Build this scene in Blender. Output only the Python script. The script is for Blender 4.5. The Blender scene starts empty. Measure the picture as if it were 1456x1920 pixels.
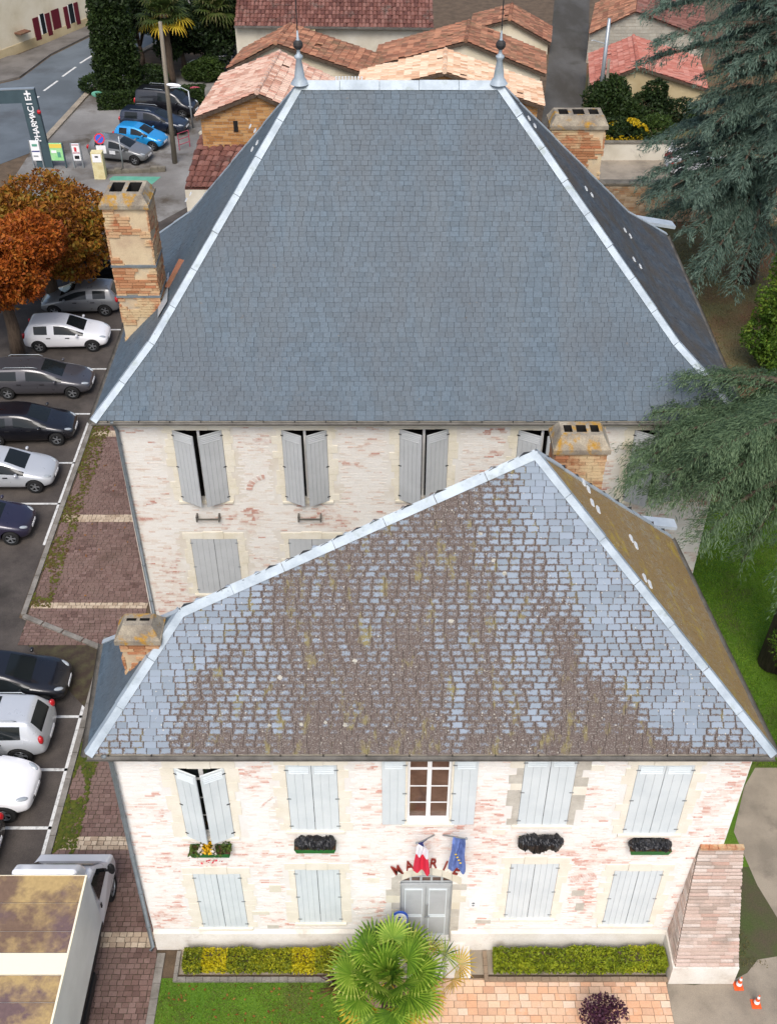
import bpy, bmesh, math, random
import numpy as np
from mathutils import Vector, Matrix, noise
from mathutils.geometry import interpolate_bezier
S = bpy.context.scene
COL = S.collection
rnd = random.Random(7)
R = math.radians
# ------------------------------------------------------------------ camera, sky, sun, exposure
H, FPX, TH = 28.0, 2050.0, R(40)
cam = bpy.data.cameras.new('camera'); cam_o = bpy.data.objects.new('camera', cam); COL.objects.link(cam_o)
cam.sensor_fit = 'HORIZONTAL'; cam.sensor_width = 36; cam.lens = 36*FPX/1456; cam.clip_end = 2000
cam_o.location = (0, 0, H); cam_o.rotation_euler = (R(90)-TH, 0, 0)
S.camera = cam_o
W = bpy.data.worlds.new('World'); S.world = W; W.use_nodes = True
wn = W.node_tree.nodes; wl = W.node_tree.links
sky = wn.new('ShaderNodeTexSky'); sky.sky_type = 'NISHITA'; sky.sun_disc = False
SUN_EL, SUN_AZ = R(54), R(184)
sky.sun_elevation = SUN_EL; sky.sun_rotation = SUN_AZ; sky.air_density = 1.0; sky.dust_density = 3.5; sky.ozone_density = 1.0
wl.new(sky.outputs[0], wn['Background'].inputs[0]); wn['Background'].inputs[1].default_value = 0.13
sun = bpy.data.lights.new('sun', 'SUN'); sun.energy = 1.35; sun.angle = R(28); sun.color = (1, .985, .965)
sun_o = bpy.data.objects.new('sun', sun); COL.objects.link(sun_o)
sun_o.rotation_euler = (R(90)-SUN_EL, 0, R(180)-SUN_AZ)
S.view_settings.view_transform = 'Standard'; S.view_settings.look = 'None'
S.view_settings.gamma = 1; S.view_settings.use_curve_mapping = False; S.view_settings.exposure = 0.72

# ------------------------------------------------------------------ where a point of the place is
def ray(px, py):
    u, v = (px-728)/FPX, (py-960)/FPX
    return Vector((u, math.cos(TH)-v*math.sin(TH), -math.sin(TH)-v*math.cos(TH)))
CP = Vector((0, 0, H))
def PZ(px, py, z=0.0):
    d = ray(px, py); return CP + d*((z-H)/d.z)
def PY(px, py, y):
    d = ray(px, py); return CP + d*(y/d.y)
def PP(px, py, p0, n):
    d = ray(px, py); return CP + d*((p0-CP).dot(n)/d.dot(n))

# ------------------------------------------------------------------ materials
def lin(h):
    h = h.lstrip('#'); r = [int(h[i:i+2], 16)/255 for i in (0, 2, 4)]
    return tuple((x/12.92 if x <= .04045 else ((x+.055)/1.055)**2.4) for x in r)
MATS = {}
def nd(t, kind, **kw):
    n = t.nodes.new('ShaderNode'+kind)
    for k, v in kw.items(): setattr(n, k, v)
    return n
def ramp(t, stops):
    n = nd(t, 'ValToRGB'); e = n.color_ramp.elements
    while len(e) < len(stops): e.new(.5)
    for i, (p, c) in enumerate(stops):
        e[i].position = p; e[i].color = (c[0], c[1], c[2], 1) if isinstance(c, tuple) else (c, c, c, 1)
    return n
def mixc(t, fac, a, b, mode='MIX'):
    n = nd(t, 'Mix', data_type='RGBA', blend_type=mode)
    for sock, v in ((n.inputs[0], fac), (n.inputs[6], a), (n.inputs[7], b)):
        if isinstance(v, (int, float)): sock.default_value = v
        elif isinstance(v, tuple): sock.default_value = (v[0], v[1], v[2], 1)
        else: t.links.new(v, sock)
    return n.outputs[2]
def math_(t, op, a, b=0.0):
    n = nd(t, 'Math', operation=op)
    for s, v in ((n.inputs[0], a), (n.inputs[1], b)):
        if isinstance(v, (int, float)): s.default_value = v
        else: t.links.new(v, s)
    return n.outputs[0]
def noise_n(t, vec, scale, detail=5, rough=.6, stretch=None):
    if stretch:
        m = nd(t, 'Mapping'); m.inputs[3].default_value = stretch; t.links.new(vec, m.inputs[0]); vec = m.outputs[0]
    n = nd(t, 'TexNoise'); n.inputs['Scale'].default_value = scale; n.inputs['Detail'].default_value = detail
    n.inputs['Roughness'].default_value = rough; t.links.new(vec, n.inputs['Vector']); return n.outputs[0]
def new_mat(name):
    m = bpy.data.materials.new(name); m.use_nodes = True; MATS[name] = m
    return m, m.node_tree, m.node_tree.nodes['Principled BSDF']
def M(name, base, var=None, scale=4, lo=.4, hi=.65, rough=.8, bump=0, bscale=40, tcols=None, fine=.25, fscale=30,
      spec=.3, metal=0, coat=0, stretch=None, dirt=None, dscale=1.2, dlo=.55, dhi=.75, amount=1.0, specks=None):
    m, t, b = new_mat(name)
    pos = nd(t, 'NewGeometry').outputs['Position']
    if tcols:
        a = nd(t, 'Attribute', attribute_name='tint')
        cr = ramp(t, [(i/(len(tcols)-1), c) for i, c in enumerate(tcols)]); t.links.new(a.outputs['Fac'], cr.inputs[0]); col = cr.outputs[0]
    else:
        cr = nd(t, 'RGB'); cr.outputs[0].default_value = (*base, 1); col = cr.outputs[0]
    if var:
        r_ = ramp(t, [(lo, 0.0), (hi, amount)]); t.links.new(noise_n(t, pos, scale, stretch=stretch), r_.inputs[0])
        col = mixc(t, r_.outputs[0], col, var)
    if dirt:
        r_ = ramp(t, [(dlo, 0.0), (dhi, 1.0)]); t.links.new(noise_n(t, pos, dscale, 7, .65), r_.inputs[0])
        col = mixc(t, r_.outputs[0], col, dirt)
    if specks:
        r_ = ramp(t, [(.66, 0.0), (.72, .8)]); t.links.new(noise_n(t, pos, 6.5, 4, .75), r_.inputs[0]); col = mixc(t, r_.outputs[0], col, specks)
        r_ = ramp(t, [(.70, 0.0), (.76, .8)]); t.links.new(noise_n(t, pos, 11, 3, .8), r_.inputs[0]); col = mixc(t, r_.outputs[0], col, lin('#8d949a'))
    if fine:
        r_ = ramp(t, [(.25, 1-fine), (.75, 1.0)]); t.links.new(noise_n(t, pos, fscale, 3, .6), r_.inputs[0])
        col = mixc(t, 1.0, col, r_.outputs[0], 'MULTIPLY')
    t.links.new(col, b.inputs['Base Color'])
    b.inputs['Roughness'].default_value = rough; b.inputs['Metallic'].default_value = metal
    b.inputs['Specular IOR Level'].default_value = spec; b.inputs['Coat Weight'].default_value = coat; b.inputs['Coat Roughness'].default_value = .05
    if bump:
        bn = nd(t, 'Bump'); bn.inputs['Strength'].default_value = bump; bn.inputs['Distance'].default_value = .03
        t.links.new(noise_n(t, pos, bscale, 4), bn.inputs['Height']); t.links.new(bn.outputs[0], b.inputs['Normal'])
    return m
M('asphalt', lin('#55534f'), lin('#6b6862'), 1.1, rough=.9, dirt=lin('#3a3733'), dscale=.35, bump=.3, bscale=60, fine=.4, fscale=45)
M('car_park_asphalt', lin('#4a4440'), lin('#5d5650'), .8, rough=.88, dirt=lin('#33302c'), dscale=.3, bump=.3, fine=.4, fscale=40)
M('lot_asphalt', lin('#777470'), lin('#94928e'), .25, rough=.9, dirt=lin('#544c42'), dscale=.22, dlo=.5, dhi=.62, fine=.3, fscale=20)
M('road_asphalt', lin('#596065'), lin('#697177'), .3, rough=.85, dirt=lin('#4c4f52'), dscale=.2, fine=.3, fscale=25)
M('alley_asphalt', lin('#5d5b57'), lin('#444039'), .5, rough=.9, stretch=(.5, .15, 1), lo=.4, hi=.6, dirt=lin('#3c392f'), dscale=.4)
M('sidewalk', lin('#75706a'), lin('#5e5953'), .5, rough=.9)
M('white_paint', lin('#d8d8d4'), lin('#8e8c86'), 6, lo=.5, hi=.75, rough=.7)
M('grass', (.09, .19, .015), (.13, .23, .02), .7, rough=.95, dirt=(.10, .10, .03), dscale=.6, dlo=.5, dhi=.7, fine=.5, fscale=25)
M('dry_grass', (.17, .15, .07), (.13, .125, .05), .25, rough=.95, dirt=(.16, .075, .04), dscale=.13, dlo=.48, dhi=.6, fine=.5, fscale=20)
M('earth', lin('#6b5a48'), lin('#57493a'), 1.5, rough=.95, fine=.4)
M('gravel_path', lin('#a89c8a'), lin('#8c8273'), .7, rough=.95, dirt=lin('#6f675b'), dscale=.5, dlo=.55, dhi=.7, bump=.3, bscale=70, fine=.35, fscale=60)
M('brown_green_bed', (.10, .08, .05), (.075, .10, .03), 1.1, rough=.95, fine=.4, fscale=25)  # dark brown bed ground mottled with green
M('cobble', lin('#6d544c'), lin('#7c665d'), .7, tcols=[lin('#614b44'), lin('#775e56'), lin('#866e66')], rough=.85, dirt=lin('#665248'), dscale=.5, bump=.3, bscale=50)
M('pale_cobble', lin('#b9a58d'), tcols=[lin('#a8937c'), lin('#c9b79f')], rough=.85, dirt=lin('#8b7a68'), dscale=3)
M('joint', lin('#3f342c'), lin('#4f4a35'), 3, rough=.95)
M('front_joint', lin('#8f7c68'), lin('#a08c76'), 3, rough=.95)
M('pink_paver', lin('#c99a78'), tcols=[lin('#c79c7e'), lin('#dfbd9f'), lin('#d7a581'), lin('#e2c9b2')], rough=.85, dirt=lin('#d6bda8'), dscale=2.5, fine=.2)
M('kerb', lin('#8d8880'), lin('#6f6a62'), 2, rough=.9, bump=.2)
M('moss', (.07, .085, .012), tcols=[(.05, .075, .01), (.10, .11, .015), (.09, .05, .02)], rough=1)
SL = [lin('#4e5c66'), lin('#52616c'), lin('#596975'), lin('#55646f')]
M('clean_slate', SL[1], tcols=SL, var=lin('#5f6467'), scale=.75, lo=.42, hi=.72, amount=.6, stretch=(1.6, .22, .22), rough=.55, spec=.3, dirt=lin('#525a61'), dscale=.35, dlo=.45, dhi=.75, fine=.3, fscale=16, specks=lin('#6a6258'))
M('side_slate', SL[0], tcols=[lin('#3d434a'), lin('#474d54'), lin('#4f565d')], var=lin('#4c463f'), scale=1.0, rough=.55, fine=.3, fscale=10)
M('slate_batten', lin('#1d1f22'), rough=.9, fine=0)
M('zinc', lin('#b9c2c8'), lin('#a9b3ba'), 2.5, rough=.45, metal=.25, spec=.4, fine=.08)
M('zinc_white', lin('#aab5bc'), lin('#929da5'), 1.6, rough=.5, metal=.1, fine=.12, dirt=lin('#87928f'), dscale=2.2, dlo=.56, dhi=.72)
M('lichen_white', lin('#b9b5a8'), lin('#9d998c'), 9, rough=.9)
M('white_vent', lin('#cfd3d4'), rough=.5, fine=.05)
M('grey_pipe', lin('#7f878b'), lin('#70787c'), 3, rough=.5, metal=.2)
M('gutter', lin('#6e6a63'), lin('#55524c'), 3, rough=.6)
M('limewash_old', lin('#dddad2'), lin('#d6d0c4'), .8, rough=.9, dirt=lin('#cabfaa'), dscale=.6, dlo=.5, dhi=.75, fine=.1, bump=.25, bscale=25)
M('limewash_white', lin('#e6e4e0'), lin('#e2ddd5'), .8, rough=.9, dirt=lin('#dacdba'), dscale=.5, dlo=.58, dhi=.8, fine=.06, bump=.25, bscale=25)
M('brick_old', lin('#dcd4c3'), tcols=[lin('#dedbd4'), lin('#dad4cb'), lin('#d4c8bb'), lin('#cbb2a4'), lin('#b98a7b')], rough=.9, fine=.12, fscale=25, var=lin('#dcd8d0'), scale=4, lo=.45, hi=.6, amount=.85)
M('brick_white', lin('#f4eee5'), tcols=[lin('#e7e5e1'), lin('#e5dfd8'), lin('#e0d3c9'), lin('#dbc2b6'), lin('#cc9f91')], rough=.9, fine=.08, fscale=25, var=lin('#e6e2dc'), scale=4, lo=.45, hi=.6, amount=.85)
M('stone_old', lin('#dfd9c8'), lin('#d6ceb8'), 2, rough=.85, fine=.12)
M('stone_white', lin('#e8e2d3'), lin('#dfd8c6'), 2, rough=.85, fine=.08)
M('stone_grey', lin('#c9c4b8'), lin('#b5afa3'), 3, rough=.9, fine=.15)
M('plinth', lin('#eae6de'), lin('#dad3c7'), .9, rough=.9, dirt=lin('#bfb3a2'), dscale=.8, dlo=.55, dhi=.72, fine=.15)
M('buttress_brick', lin('#cbb3a0'), tcols=[lin('#b7a598'), lin('#d3bcae'), lin('#e0d3c9'), lin('#cba999')], rough=.95, dirt=lin('#a3978c'), dscale=.9, dlo=.52, dhi=.7, fine=.25)
M('buttress_mortar', lin('#8f8175'), lin('#7b6f64'), 2, rough=.95)
M('mortar', lin('#b9ab99'), lin('#9d9080'), 2, rough=.95)
M('chimney_brick', lin('#b9855f'), tcols=[lin('#9c6845'), lin('#b88560'), lin('#c9a982'), lin('#b4704c')], rough=.95, dirt=lin('#cdb48c'), dscale=.9, dlo=.5, dhi=.6, fine=.3)
M('chimney_cap', lin('#857b6d'), lin('#aea38e'), 2.2, rough=.95, dirt=lin('#b08636'), dscale=2.6, dlo=.52, dhi=.62, fine=.4)
M('chimney_render', lin('#cdb997'), lin('#b9a184'), 1.4, rough=.95, dirt=lin('#a39a8c'), dscale=1.3, fine=.2)
M('shutter_grey', lin('#b6b9b9'), lin('#adb0b0'), 1.2, rough=.6, fine=.05)
M('shutter_blue', lin('#d3dadb'), lin('#c9d1d3'), 1.2, rough=.6, fine=.04)
M('door_grey', lin('#b3b7b8'), lin('#a9adae'), 2, rough=.55, fine=.05)
M('dark_interior', (.012, .011, .01), rough=.9, fine=0)
M('iron', (.035, .033, .032), rough=.6, fine=.2)
M('window_white', lin('#ececea'), rough=.45, fine=.03)
M('box_green', lin('#2f7a3c'), lin('#276b33'), 4, rough=.5)
M('bin_bag', (.012, .012, .014), rough=.28, spec=.5, fine=0, bump=.6, bscale=22)
M('letter_red', lin('#8d2f27'), lin('#9d463a'), 5, rough=.7)
M('flag_red', lin('#d8314a'), rough=.8, fine=.1); M('flag_white', lin('#e9e6ea'), rough=.8, fine=.08); M('flag_navy', lin('#3a3f7c'), rough=.8, fine=.1)
M('flag_blue', lin('#6f84bd'), lin('#5a6ea8'), 6, rough=.8, fine=.1); M('flag_gold', lin('#d9b93a'), rough=.7, fine=0)
M('sign_blue', lin('#2f55b4'), rough=.5, fine=0); M('sign_white', lin('#e8e8e8'), rough=.5, fine=.03); M('sign_red', lin('#c5303a'), rough=.5, fine=0)
M('sign_teal', lin('#3f4f55'), lin('#45565c'), 2, rough=.5, fine=.05); M('sign_green', lin('#8fcf8a'), lin('#a9d4a0'), 3, rough=.5, fine=0); M('sign_yellow', lin('#dfc257'), rough=.5, fine=0)
M('cream_pillar', lin('#ddd2a4'), lin('#cfc08d'), 3, rough=.8)
M('green_paint', lin('#5a9c84'), lin('#6aa892'), 2, rough=.8, dirt=lin('#5f7a6c'), dscale=1)
M('orange', lin('#e8622c'), lin('#d75424'), 8, rough=.55, fine=.05)
M('wood_pole', lin('#8b8375'), lin('#756c5e'), 3, rough=.9, stretch=(3, 3, .2))
M('steel', lin('#9aa0a3'), rough=.4, metal=.5, fine=.1)
M('pink_metal', lin('#a8485a'), rough=.6, fine=.1)
M('cream_wall', lin('#ddd3bb'), lin('#cfc3a6'), .4, rough=.9, dirt=lin('#b9ab8e'), dscale=.3, fine=.1)
M('pale_wall', lin('#d8d2c2'), lin('#c3bba8'), .5, rough=.9, dirt=lin('#94897a'), dscale=.35, dlo=.55, dhi=.75, fine=.12)
M('beige_wall', lin('#c5b48f'), lin('#b29f79'), .5, rough=.9, dirt=lin('#8f8064'), dscale=.4, fine=.15)
M('block_wall', lin('#aaa598'), tcols=[lin('#a19c90'), lin('#b3aea1')], rough=.95, fine=.2, fscale=8)
M('ochre_brick', lin('#ad7f4e'), tcols=[lin('#9a6c3e'), lin('#b58552'), lin('#c39a68')], rough=.95, fine=.25, dirt=lin('#b39a70'), dscale=.9, dlo=.6, dhi=.75)
M('garden_brick', lin('#b99c78'), tcols=[lin('#a58460'), lin('#bd9f7c'), lin('#c9b294'), lin('#ad7b54')], rough=.95, fine=.25, dirt=lin('#857a69'), dscale=.5, dlo=.55, dhi=.75)
M('coping', lin('#6d675c'), lin('#837c6e'), 2, rough=.95, fine=.3)
M('tile_pink', lin('#c99a86'), tcols=[lin('#a87a66'), lin('#c6a08c'), lin('#d8bca8'), lin('#c08a76')], rough=.9, dirt=lin('#cdb8a4'), dscale=1.5, fine=.25)
M('tile_peach', lin('#d8b596'), tcols=[lin('#c09676'), lin('#d8b698'), lin('#e2cbb0'), lin('#d2a684')], rough=.9, fine=.2)
M('tile_rust', lin('#a4603f'), tcols=[lin('#74503f'), lin('#98664f'), lin('#b78366'), lin('#866350')], rough=.9, dirt=lin('#6d5a44'), dscale=.9, dlo=.5, dhi=.68, fine=.3)
M('tile_dark', lin('#7a4f44'), tcols=[lin('#5f3d36'), lin('#7c5247'), lin('#8d655a')], rough=.9, dirt=lin('#6d6259'), dscale=1.0, fine=.3)
M('tile_red', lin('#c5705c'), tcols=[lin('#ab6757'), lin('#b97665'), lin('#c28a7a')], rough=.9, dirt=lin('#a8665a'), dscale=.8, fine=.2)
M('maroon', lin('#5f1a26'), rough=.5, fine=.1)
M('bark', lin('#5b4d40'), lin('#43382e'), 5, rough=.95, bump=.5, bscale=12, stretch=(2, 2, .4))
M('soil', lin('#5a4332'), rough=1)
def leaf_mat(name, cols, rough=.55, trans=.35):
    m, t, b = new_mat(name)
    a = nd(t, 'Attribute', attribute_name='tint'); cr = ramp(t, [(i/(len(cols)-1), c) for i, c in enumerate(cols)])
    t.links.new(a.outputs['Fac'], cr.inputs[0]); t.links.new(cr.outputs[0], b.inputs['Base Color'])
    b.inputs['Roughness'].default_value = rough; b.inputs['Specular IOR Level'].default_value = .25
    tr = nd(t, 'BsdfTranslucent'); t.links.new(cr.outputs[0], tr.inputs[0])
    mx = nd(t, 'MixShader'); mx.inputs[0].default_value = trans
    t.links.new(b.outputs[0], mx.inputs[1]); t.links.new(tr.outputs[0], mx.inputs[2])
    t.links.new(mx.outputs[0], t.nodes['Material Output'].inputs[0]); return m
leaf_mat('leaf_autumn', [(.10, .035, .01), (.25, .085, .015), (.36, .15, .02), (.27, .17, .02), (.18, .16, .025)])
leaf_mat('leaf_rust', [(.12, .03, .01), (.32, .075, .012), (.46, .13, .018), (.36, .17, .03)])
leaf_mat('leaf_cypress', [(.012, .022, .006), (.028, .05, .012), (.045, .075, .016)])
leaf_mat('leaf_dark', [(.012, .022, .008), (.03, .055, .015), (.055, .09, .02)])
leaf_mat('leaf_mid', [(.03, .055, .012), (.06, .10, .02), (.10, .15, .025)])
leaf_mat('leaf_yellow', [(.10, .12, .01), (.42, .30, .01), (.62, .42, .012)])
leaf_mat('leaf_cedar', [(.03, .058, .042), (.085, .14, .105), (.17, .24, .185)])
leaf_mat('leaf_cedar_fresh', [(.03, .06, .028), (.09, .15, .075), (.19, .27, .14)])
leaf_mat('leaf_thuja', [(.035, .075, .01), (.085, .17, .018), (.16, .25, .03), (.20, .24, .03)])
leaf_mat('leaf_hedge', [(.10, .14, .012), (.26, .29, .02), (.42, .40, .02), (.55, .46, .012)])
leaf_mat('leaf_hedge_green', [(.10, .15, .012), (.25, .31, .02), (.36, .40, .025), (.42, .40, .02)])
leaf_mat('leaf_palm', [(.03, .08, .01), (.14, .27, .02), (.30, .42, .05), (.52, .52, .14)])
leaf_mat('leaf_palm_old', [(.35, .28, .03), (.62, .44, .03), (.6, .34, .05)])
leaf_mat('leaf_far_palm', [(.03, .05, .012), (.07, .10, .02), (.16, .13, .05)])
leaf_mat('leaf_cordyline', [(.05, .015, .02), (.10, .035, .04), (.22, .18, .04)])
leaf_mat('leaf_purple', [(.03, .012, .022), (.075, .025, .05), (.12, .045, .075)])
leaf_mat('petals', [(.75, .70, .65), (.75, .45, .02), (.7, .08, .1)])
leaf_mat('leaf_grass', [(.09, .18, .012), (.15, .30, .018), (.22, .31, .03)])
leaf_mat('leaf_drygrass', [(.15, .125, .05), (.20, .18, .07), (.17, .10, .045)])
leaf_mat('fallen', [(.22, .07, .02), (.30, .12, .03), (.35, .2, .05)])
def car_paint(name, c, metal=.2):
    m, t, b = new_mat(name); b.inputs['Base Color'].default_value = (*c, 1); b.inputs['Metallic'].default_value = metal
    b.inputs['Roughness'].default_value = .35; b.inputs['Coat Weight'].default_value = .8; b.inputs['Coat Roughness'].default_value = .04
    pos = nd(t, 'NewGeometry').outputs['Position']; r_ = ramp(t, [(.3, .25), (.7, .45)])
    t.links.new(noise_n(t, pos, 3, 4), r_.inputs[0]); t.links.new(r_.outputs[0], b.inputs['Roughness'])
for n_, c_ in (('paint_white', (.78, .78, .79)), ('paint_black', (.008, .008, .011)), ('paint_navy', (.012, .018, .035)), ('paint_grey', (.06, .058, .065)),
               ('paint_silver', (.5, .52, .54)), ('paint_blue', (.02, .28, .62)), ('paint_midgrey', (.16, .165, .17)), ('paint_purple', (.022, .018, .04))):
    car_paint(n_, c_, .0 if 'white' in n_ else .25)
M('glass', (.012, .015, .016), rough=.08, spec=.28, fine=0)
M('pane_brown', (.10, .052, .034), (.15, .085, .06), 3, rough=.12, spec=.5, fine=.2, fscale=8)
M('tyre', (.015, .015, .015), rough=.85, fine=.2); M('rim', lin('#a5a8ab'), rough=.35, metal=.7, fine=0)
M('trim', (.012, .012, .013), rough=.6, fine=0); M('lamp_glass', lin('#9aa1a6'), rough=.12, spec=.6, fine=0); M('lamp_red', (.42, .01, .015), rough=.2, spec=.6, fine=0)
M('truck_roof', lin('#b59a68'), lin('#77604f'), .9, rough=.8, lo=.44, hi=.58, dirt=lin('#6f5a58'), dscale=.7, dlo=.5, dhi=.62, fine=.25, fscale=9)
M('truck_panel', lin('#dedcd6'), lin('#d2d0ca'), .8, rough=.5, fine=.04); M('truck_edge', lin('#e8dfc4'), rough=.6, fine=.05)
# the slate roof under lichen: stain grows from the joints (uv holds each slate's own sheet), in streaks down the slope
def mossy(name, slate, lo, hi, brown, dark, gold, edge):
    m, t, b = new_mat(name)
    pos = nd(t, 'NewGeometry').outputs['Position']; uv = nd(t, 'UVMap'); uv.uv_map = 'sheet'
    sep = nd(t, 'SeparateXYZ'); t.links.new(uv.outputs[0], sep.inputs[0])
    def d(s):                                   # 0 in a sheet's middle, 1 at its edge
        return math_(t, 'ABSOLUTE', math_(t, 'SUBTRACT', math_(t, 'MULTIPLY', s, 2.0), 1.0))
    e = math_(t, 'MAXIMUM', math_(t, 'POWER', d(sep.outputs[0]), 4), math_(t, 'POWER', d(sep.outputs[1]), 2.5))
    a = nd(t, 'Attribute', attribute_name='tint')
    cr = ramp(t, [(i/(len(slate)-1), c) for i, c in enumerate(slate)]); t.links.new(a.outputs['Fac'], cr.inputs[0])
    patch = nd(t, 'Attribute', attribute_name='patch')
    big = noise_n(t, pos, .55, 6, .62, (1.6, .3, .3)); mid = noise_n(t, pos, 4.2, 6, .7, (1, .8, .8)); fin = noise_n(t, pos, 28, 3, .7)
    v = math_(t, 'ADD', math_(t, 'MULTIPLY', big, 1.15), math_(t, 'MULTIPLY', mid, .9))
    v = math_(t, 'ADD', v, math_(t, 'MULTIPLY', fin, 1.1)); v = math_(t, 'ADD', v, math_(t, 'MULTIPLY', e, edge))
    v = math_(t, 'ADD', v, patch.outputs['Fac'])
    mr = nd(t, 'MapRange', interpolation_type='SMOOTHSTEP'); mr.inputs[1].default_value = lo; mr.inputs[2].default_value = hi
    t.links.new(v, mr.inputs[0])
    bcol = mixc(t, noise_n(t, pos, 9, 4, .7), brown, dark)
    gr = ramp(t, [(.52, 0.0), (.66, .85)]); t.links.new(noise_n(t, pos, 34, 3, .75), gr.inputs[0]); bcol = mixc(t, gr.outputs[0], bcol, lin('#8d8880'))
    g = ramp(t, [(.56, 0.0), (.66, 1.0)]); t.links.new(noise_n(t, pos, 2.6, 6, .7, (1.2, .5, .5)), g.inputs[0]); bcol = mixc(t, math_(t, 'MULTIPLY', g.outputs[0], .75), bcol, gold)
    col = mixc(t, mr.outputs[0], cr.outputs[0], bcol)
    vo = nd(t, 'TexVoronoi'); vo.inputs['Scale'].default_value = 9; t.links.new(pos, vo.inputs['Vector'])
    rw = ramp(t, [(.10, 1.0), (.17, 0.0)]); t.links.new(vo.outputs['Distance'], rw.inputs[0])
    keep = ramp(t, [(.50, 0.0), (.56, 1.0)]); t.links.new(noise_n(t, pos, 1.1, 5, .7), keep.inputs[0])
    col = mixc(t, math_(t, 'MULTIPLY', math_(t, 'MULTIPLY', rw.outputs[0], keep.outputs[0]), .8), col, lin('#b9b4a6'))
    t.links.new(col, b.inputs['Base Color']); b.inputs['Roughness'].default_value = .6; b.inputs['Specular IOR Level'].default_value = .3
    bn = nd(t, 'Bump'); bn.inputs['Strength'].default_value = .5; bn.inputs['Distance'].default_value = .012
    t.links.new(math_(t, 'MULTIPLY', mr.outputs[0], mid), bn.inputs['Height']); t.links.new(bn.outputs[0], b.inputs['Normal'])
LSL = [lin('#707b85'), lin('#7b8690'), lin('#838e9a'), lin('#76808a')]
mossy('lichen_slate', LSL, 1.45, 1.82, lin('#5f5049'), lin('#413630'), lin('#7d7340'), .62)
mossy('moss_slate', [lin('#8a8578'), lin('#97917f')], 1.15, 1.6, lin('#94783f'), lin('#725a3b'), lin('#a08a35'), .3)

# ------------------------------------------------------------------ mesh builder and object helpers
ORG = {}
class MB:
    def __init__(s): s.v, s.f, s.m, s.t = [], [], [], []
    def face(s, pts, mi=0, t=None):
        n = len(s.v); s.v += [tuple(p) for p in pts]; s.f.append(tuple(range(n, n+len(pts)))); s.m.append(mi); s.t.append(rnd.random() if t is None else t)
    def quads(s, V, F, mi=0, t=None):
        n = len(s.v); s.v += [tuple(p) for p in V]; t = rnd.random() if t is None else t
        for f in F: s.f.append(tuple(n+i for i in f)); s.m.append(mi); s.t.append(t)
    def box(s, x0, x1, y0, y1, z0, z1, mi=0, t=None, M=None, skip=()):
        V = [Vector((x, y, z)) for z in (z0, z1) for y in (y0, y1) for x in (x0, x1)]
        if M: V = [M @ p for p in V]
        F = {'-z': (0, 2, 3, 1), '+z': (4, 5, 7, 6), '-y': (0, 1, 5, 4), '+y': (2, 6, 7, 3), '-x': (0, 4, 6, 2), '+x': (1, 3, 7, 5)}
        s.quads(V, [f for k, f in F.items() if k not in skip], mi, t)
    def beam(s, a, b, w, h, up=Vector((0, 0, 1)), mi=0, t=None):
        a, b = Vector(a), Vector(b); d = (b-a); L = d.length; d.normalize(); sx = d.cross(up).normalized(); u = sx.cross(d)
        Mx = Matrix((( *sx, 0), (*d, 0), (*u, 0), (0, 0, 0, 1))).transposed(); Mx.translation = a
        s.box(-w/2, w/2, 0, L, -h/2, h/2, mi, t, Mx)
    def tube(s, pts, r, n=8, mi=0, t=None, cap=True):
        pts = [Vector(p) for p in pts]; r = r if isinstance(r, (list, tuple)) else [r]*len(pts); V = []
        for i, p in enumerate(pts):
            d = (pts[min(i+1, len(pts)-1)] - pts[max(i-1, 0)]).normalized()
            a = d.cross(Vector((0, 0, 1)) if abs(d.z) < .95 else Vector((1, 0, 0))).normalized(); b = d.cross(a)
            V += [p + (a*math.cos(2*math.pi*k/n) + b*math.sin(2*math.pi*k/n))*r[i] for k in range(n)]
        F = [(i*n+k, i*n+(k+1) % n, (i+1)*n+(k+1) % n, (i+1)*n+k) for i in range(len(pts)-1) for k in range(n)]
        if cap: F += [tuple(range(n))[::-1], tuple((len(pts)-1)*n+k for k in range(n))]
        s.quads(V, F, mi, t)
    def lathe(s, prof, n=16, mi=0, M=None, t=None):
        V = [Vector((r*math.cos(2*math.pi*k/n), r*math.sin(2*math.pi*k/n), z)) for r, z in prof for k in range(n)]
        if M: V = [M @ p for p in V]
        F = [(i*n+k, i*n+(k+1) % n, (i+1)*n+(k+1) % n, (i+1)*n+k) for i in range(len(prof)-1) for k in range(n)]
        s.quads(V, F, mi, t)
    def ball(s, c, r, n=10, mi=0, t=None, M=None):
        r = r if isinstance(r, (tuple, list)) else (r, r, r); pr = [(math.sin(math.pi*i/(n//2+1)), -math.cos(math.pi*i/(n//2+1))) for i in range(n//2+2)]
        X = Matrix.Translation(c) @ (M or Matrix()) @ Matrix.Diagonal((*r, 1)); s.lathe([(max(a, 1e-4), z) for a, z in pr], n, mi, X, t)
    def build(s, name, mats, parent=None, kind=None, smooth=False, uv=None, patch=None):
        me = bpy.data.meshes.new(name); o_ = ORG.get(parent, Vector((0, 0, 0)))
        v = np.array(s.v, dtype=np.float32).reshape(-1, 3) - np.array(o_, dtype=np.float32)
        me.from_pydata(v.tolist(), [], s.f)
        for m in ([mats] if isinstance(mats, str) else mats): me.materials.append(MATS[m])
        me.polygons.foreach_set('material_index', s.m)
        a = me.attributes.new('tint', 'FLOAT', 'FACE'); a.data.foreach_set('value', s.t)
        if patch: a = me.attributes.new('patch', 'FLOAT', 'FACE'); a.data.foreach_set('value', patch)
        if uv is not None: u = me.uv_layers.new(name='sheet'); u.data.foreach_set('uv', np.array(uv, dtype=np.float32).ravel())
        if smooth: me.polygons.foreach_set('use_smooth', [True]*len(s.f))
        return link(name, me, parent, kind)
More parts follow.
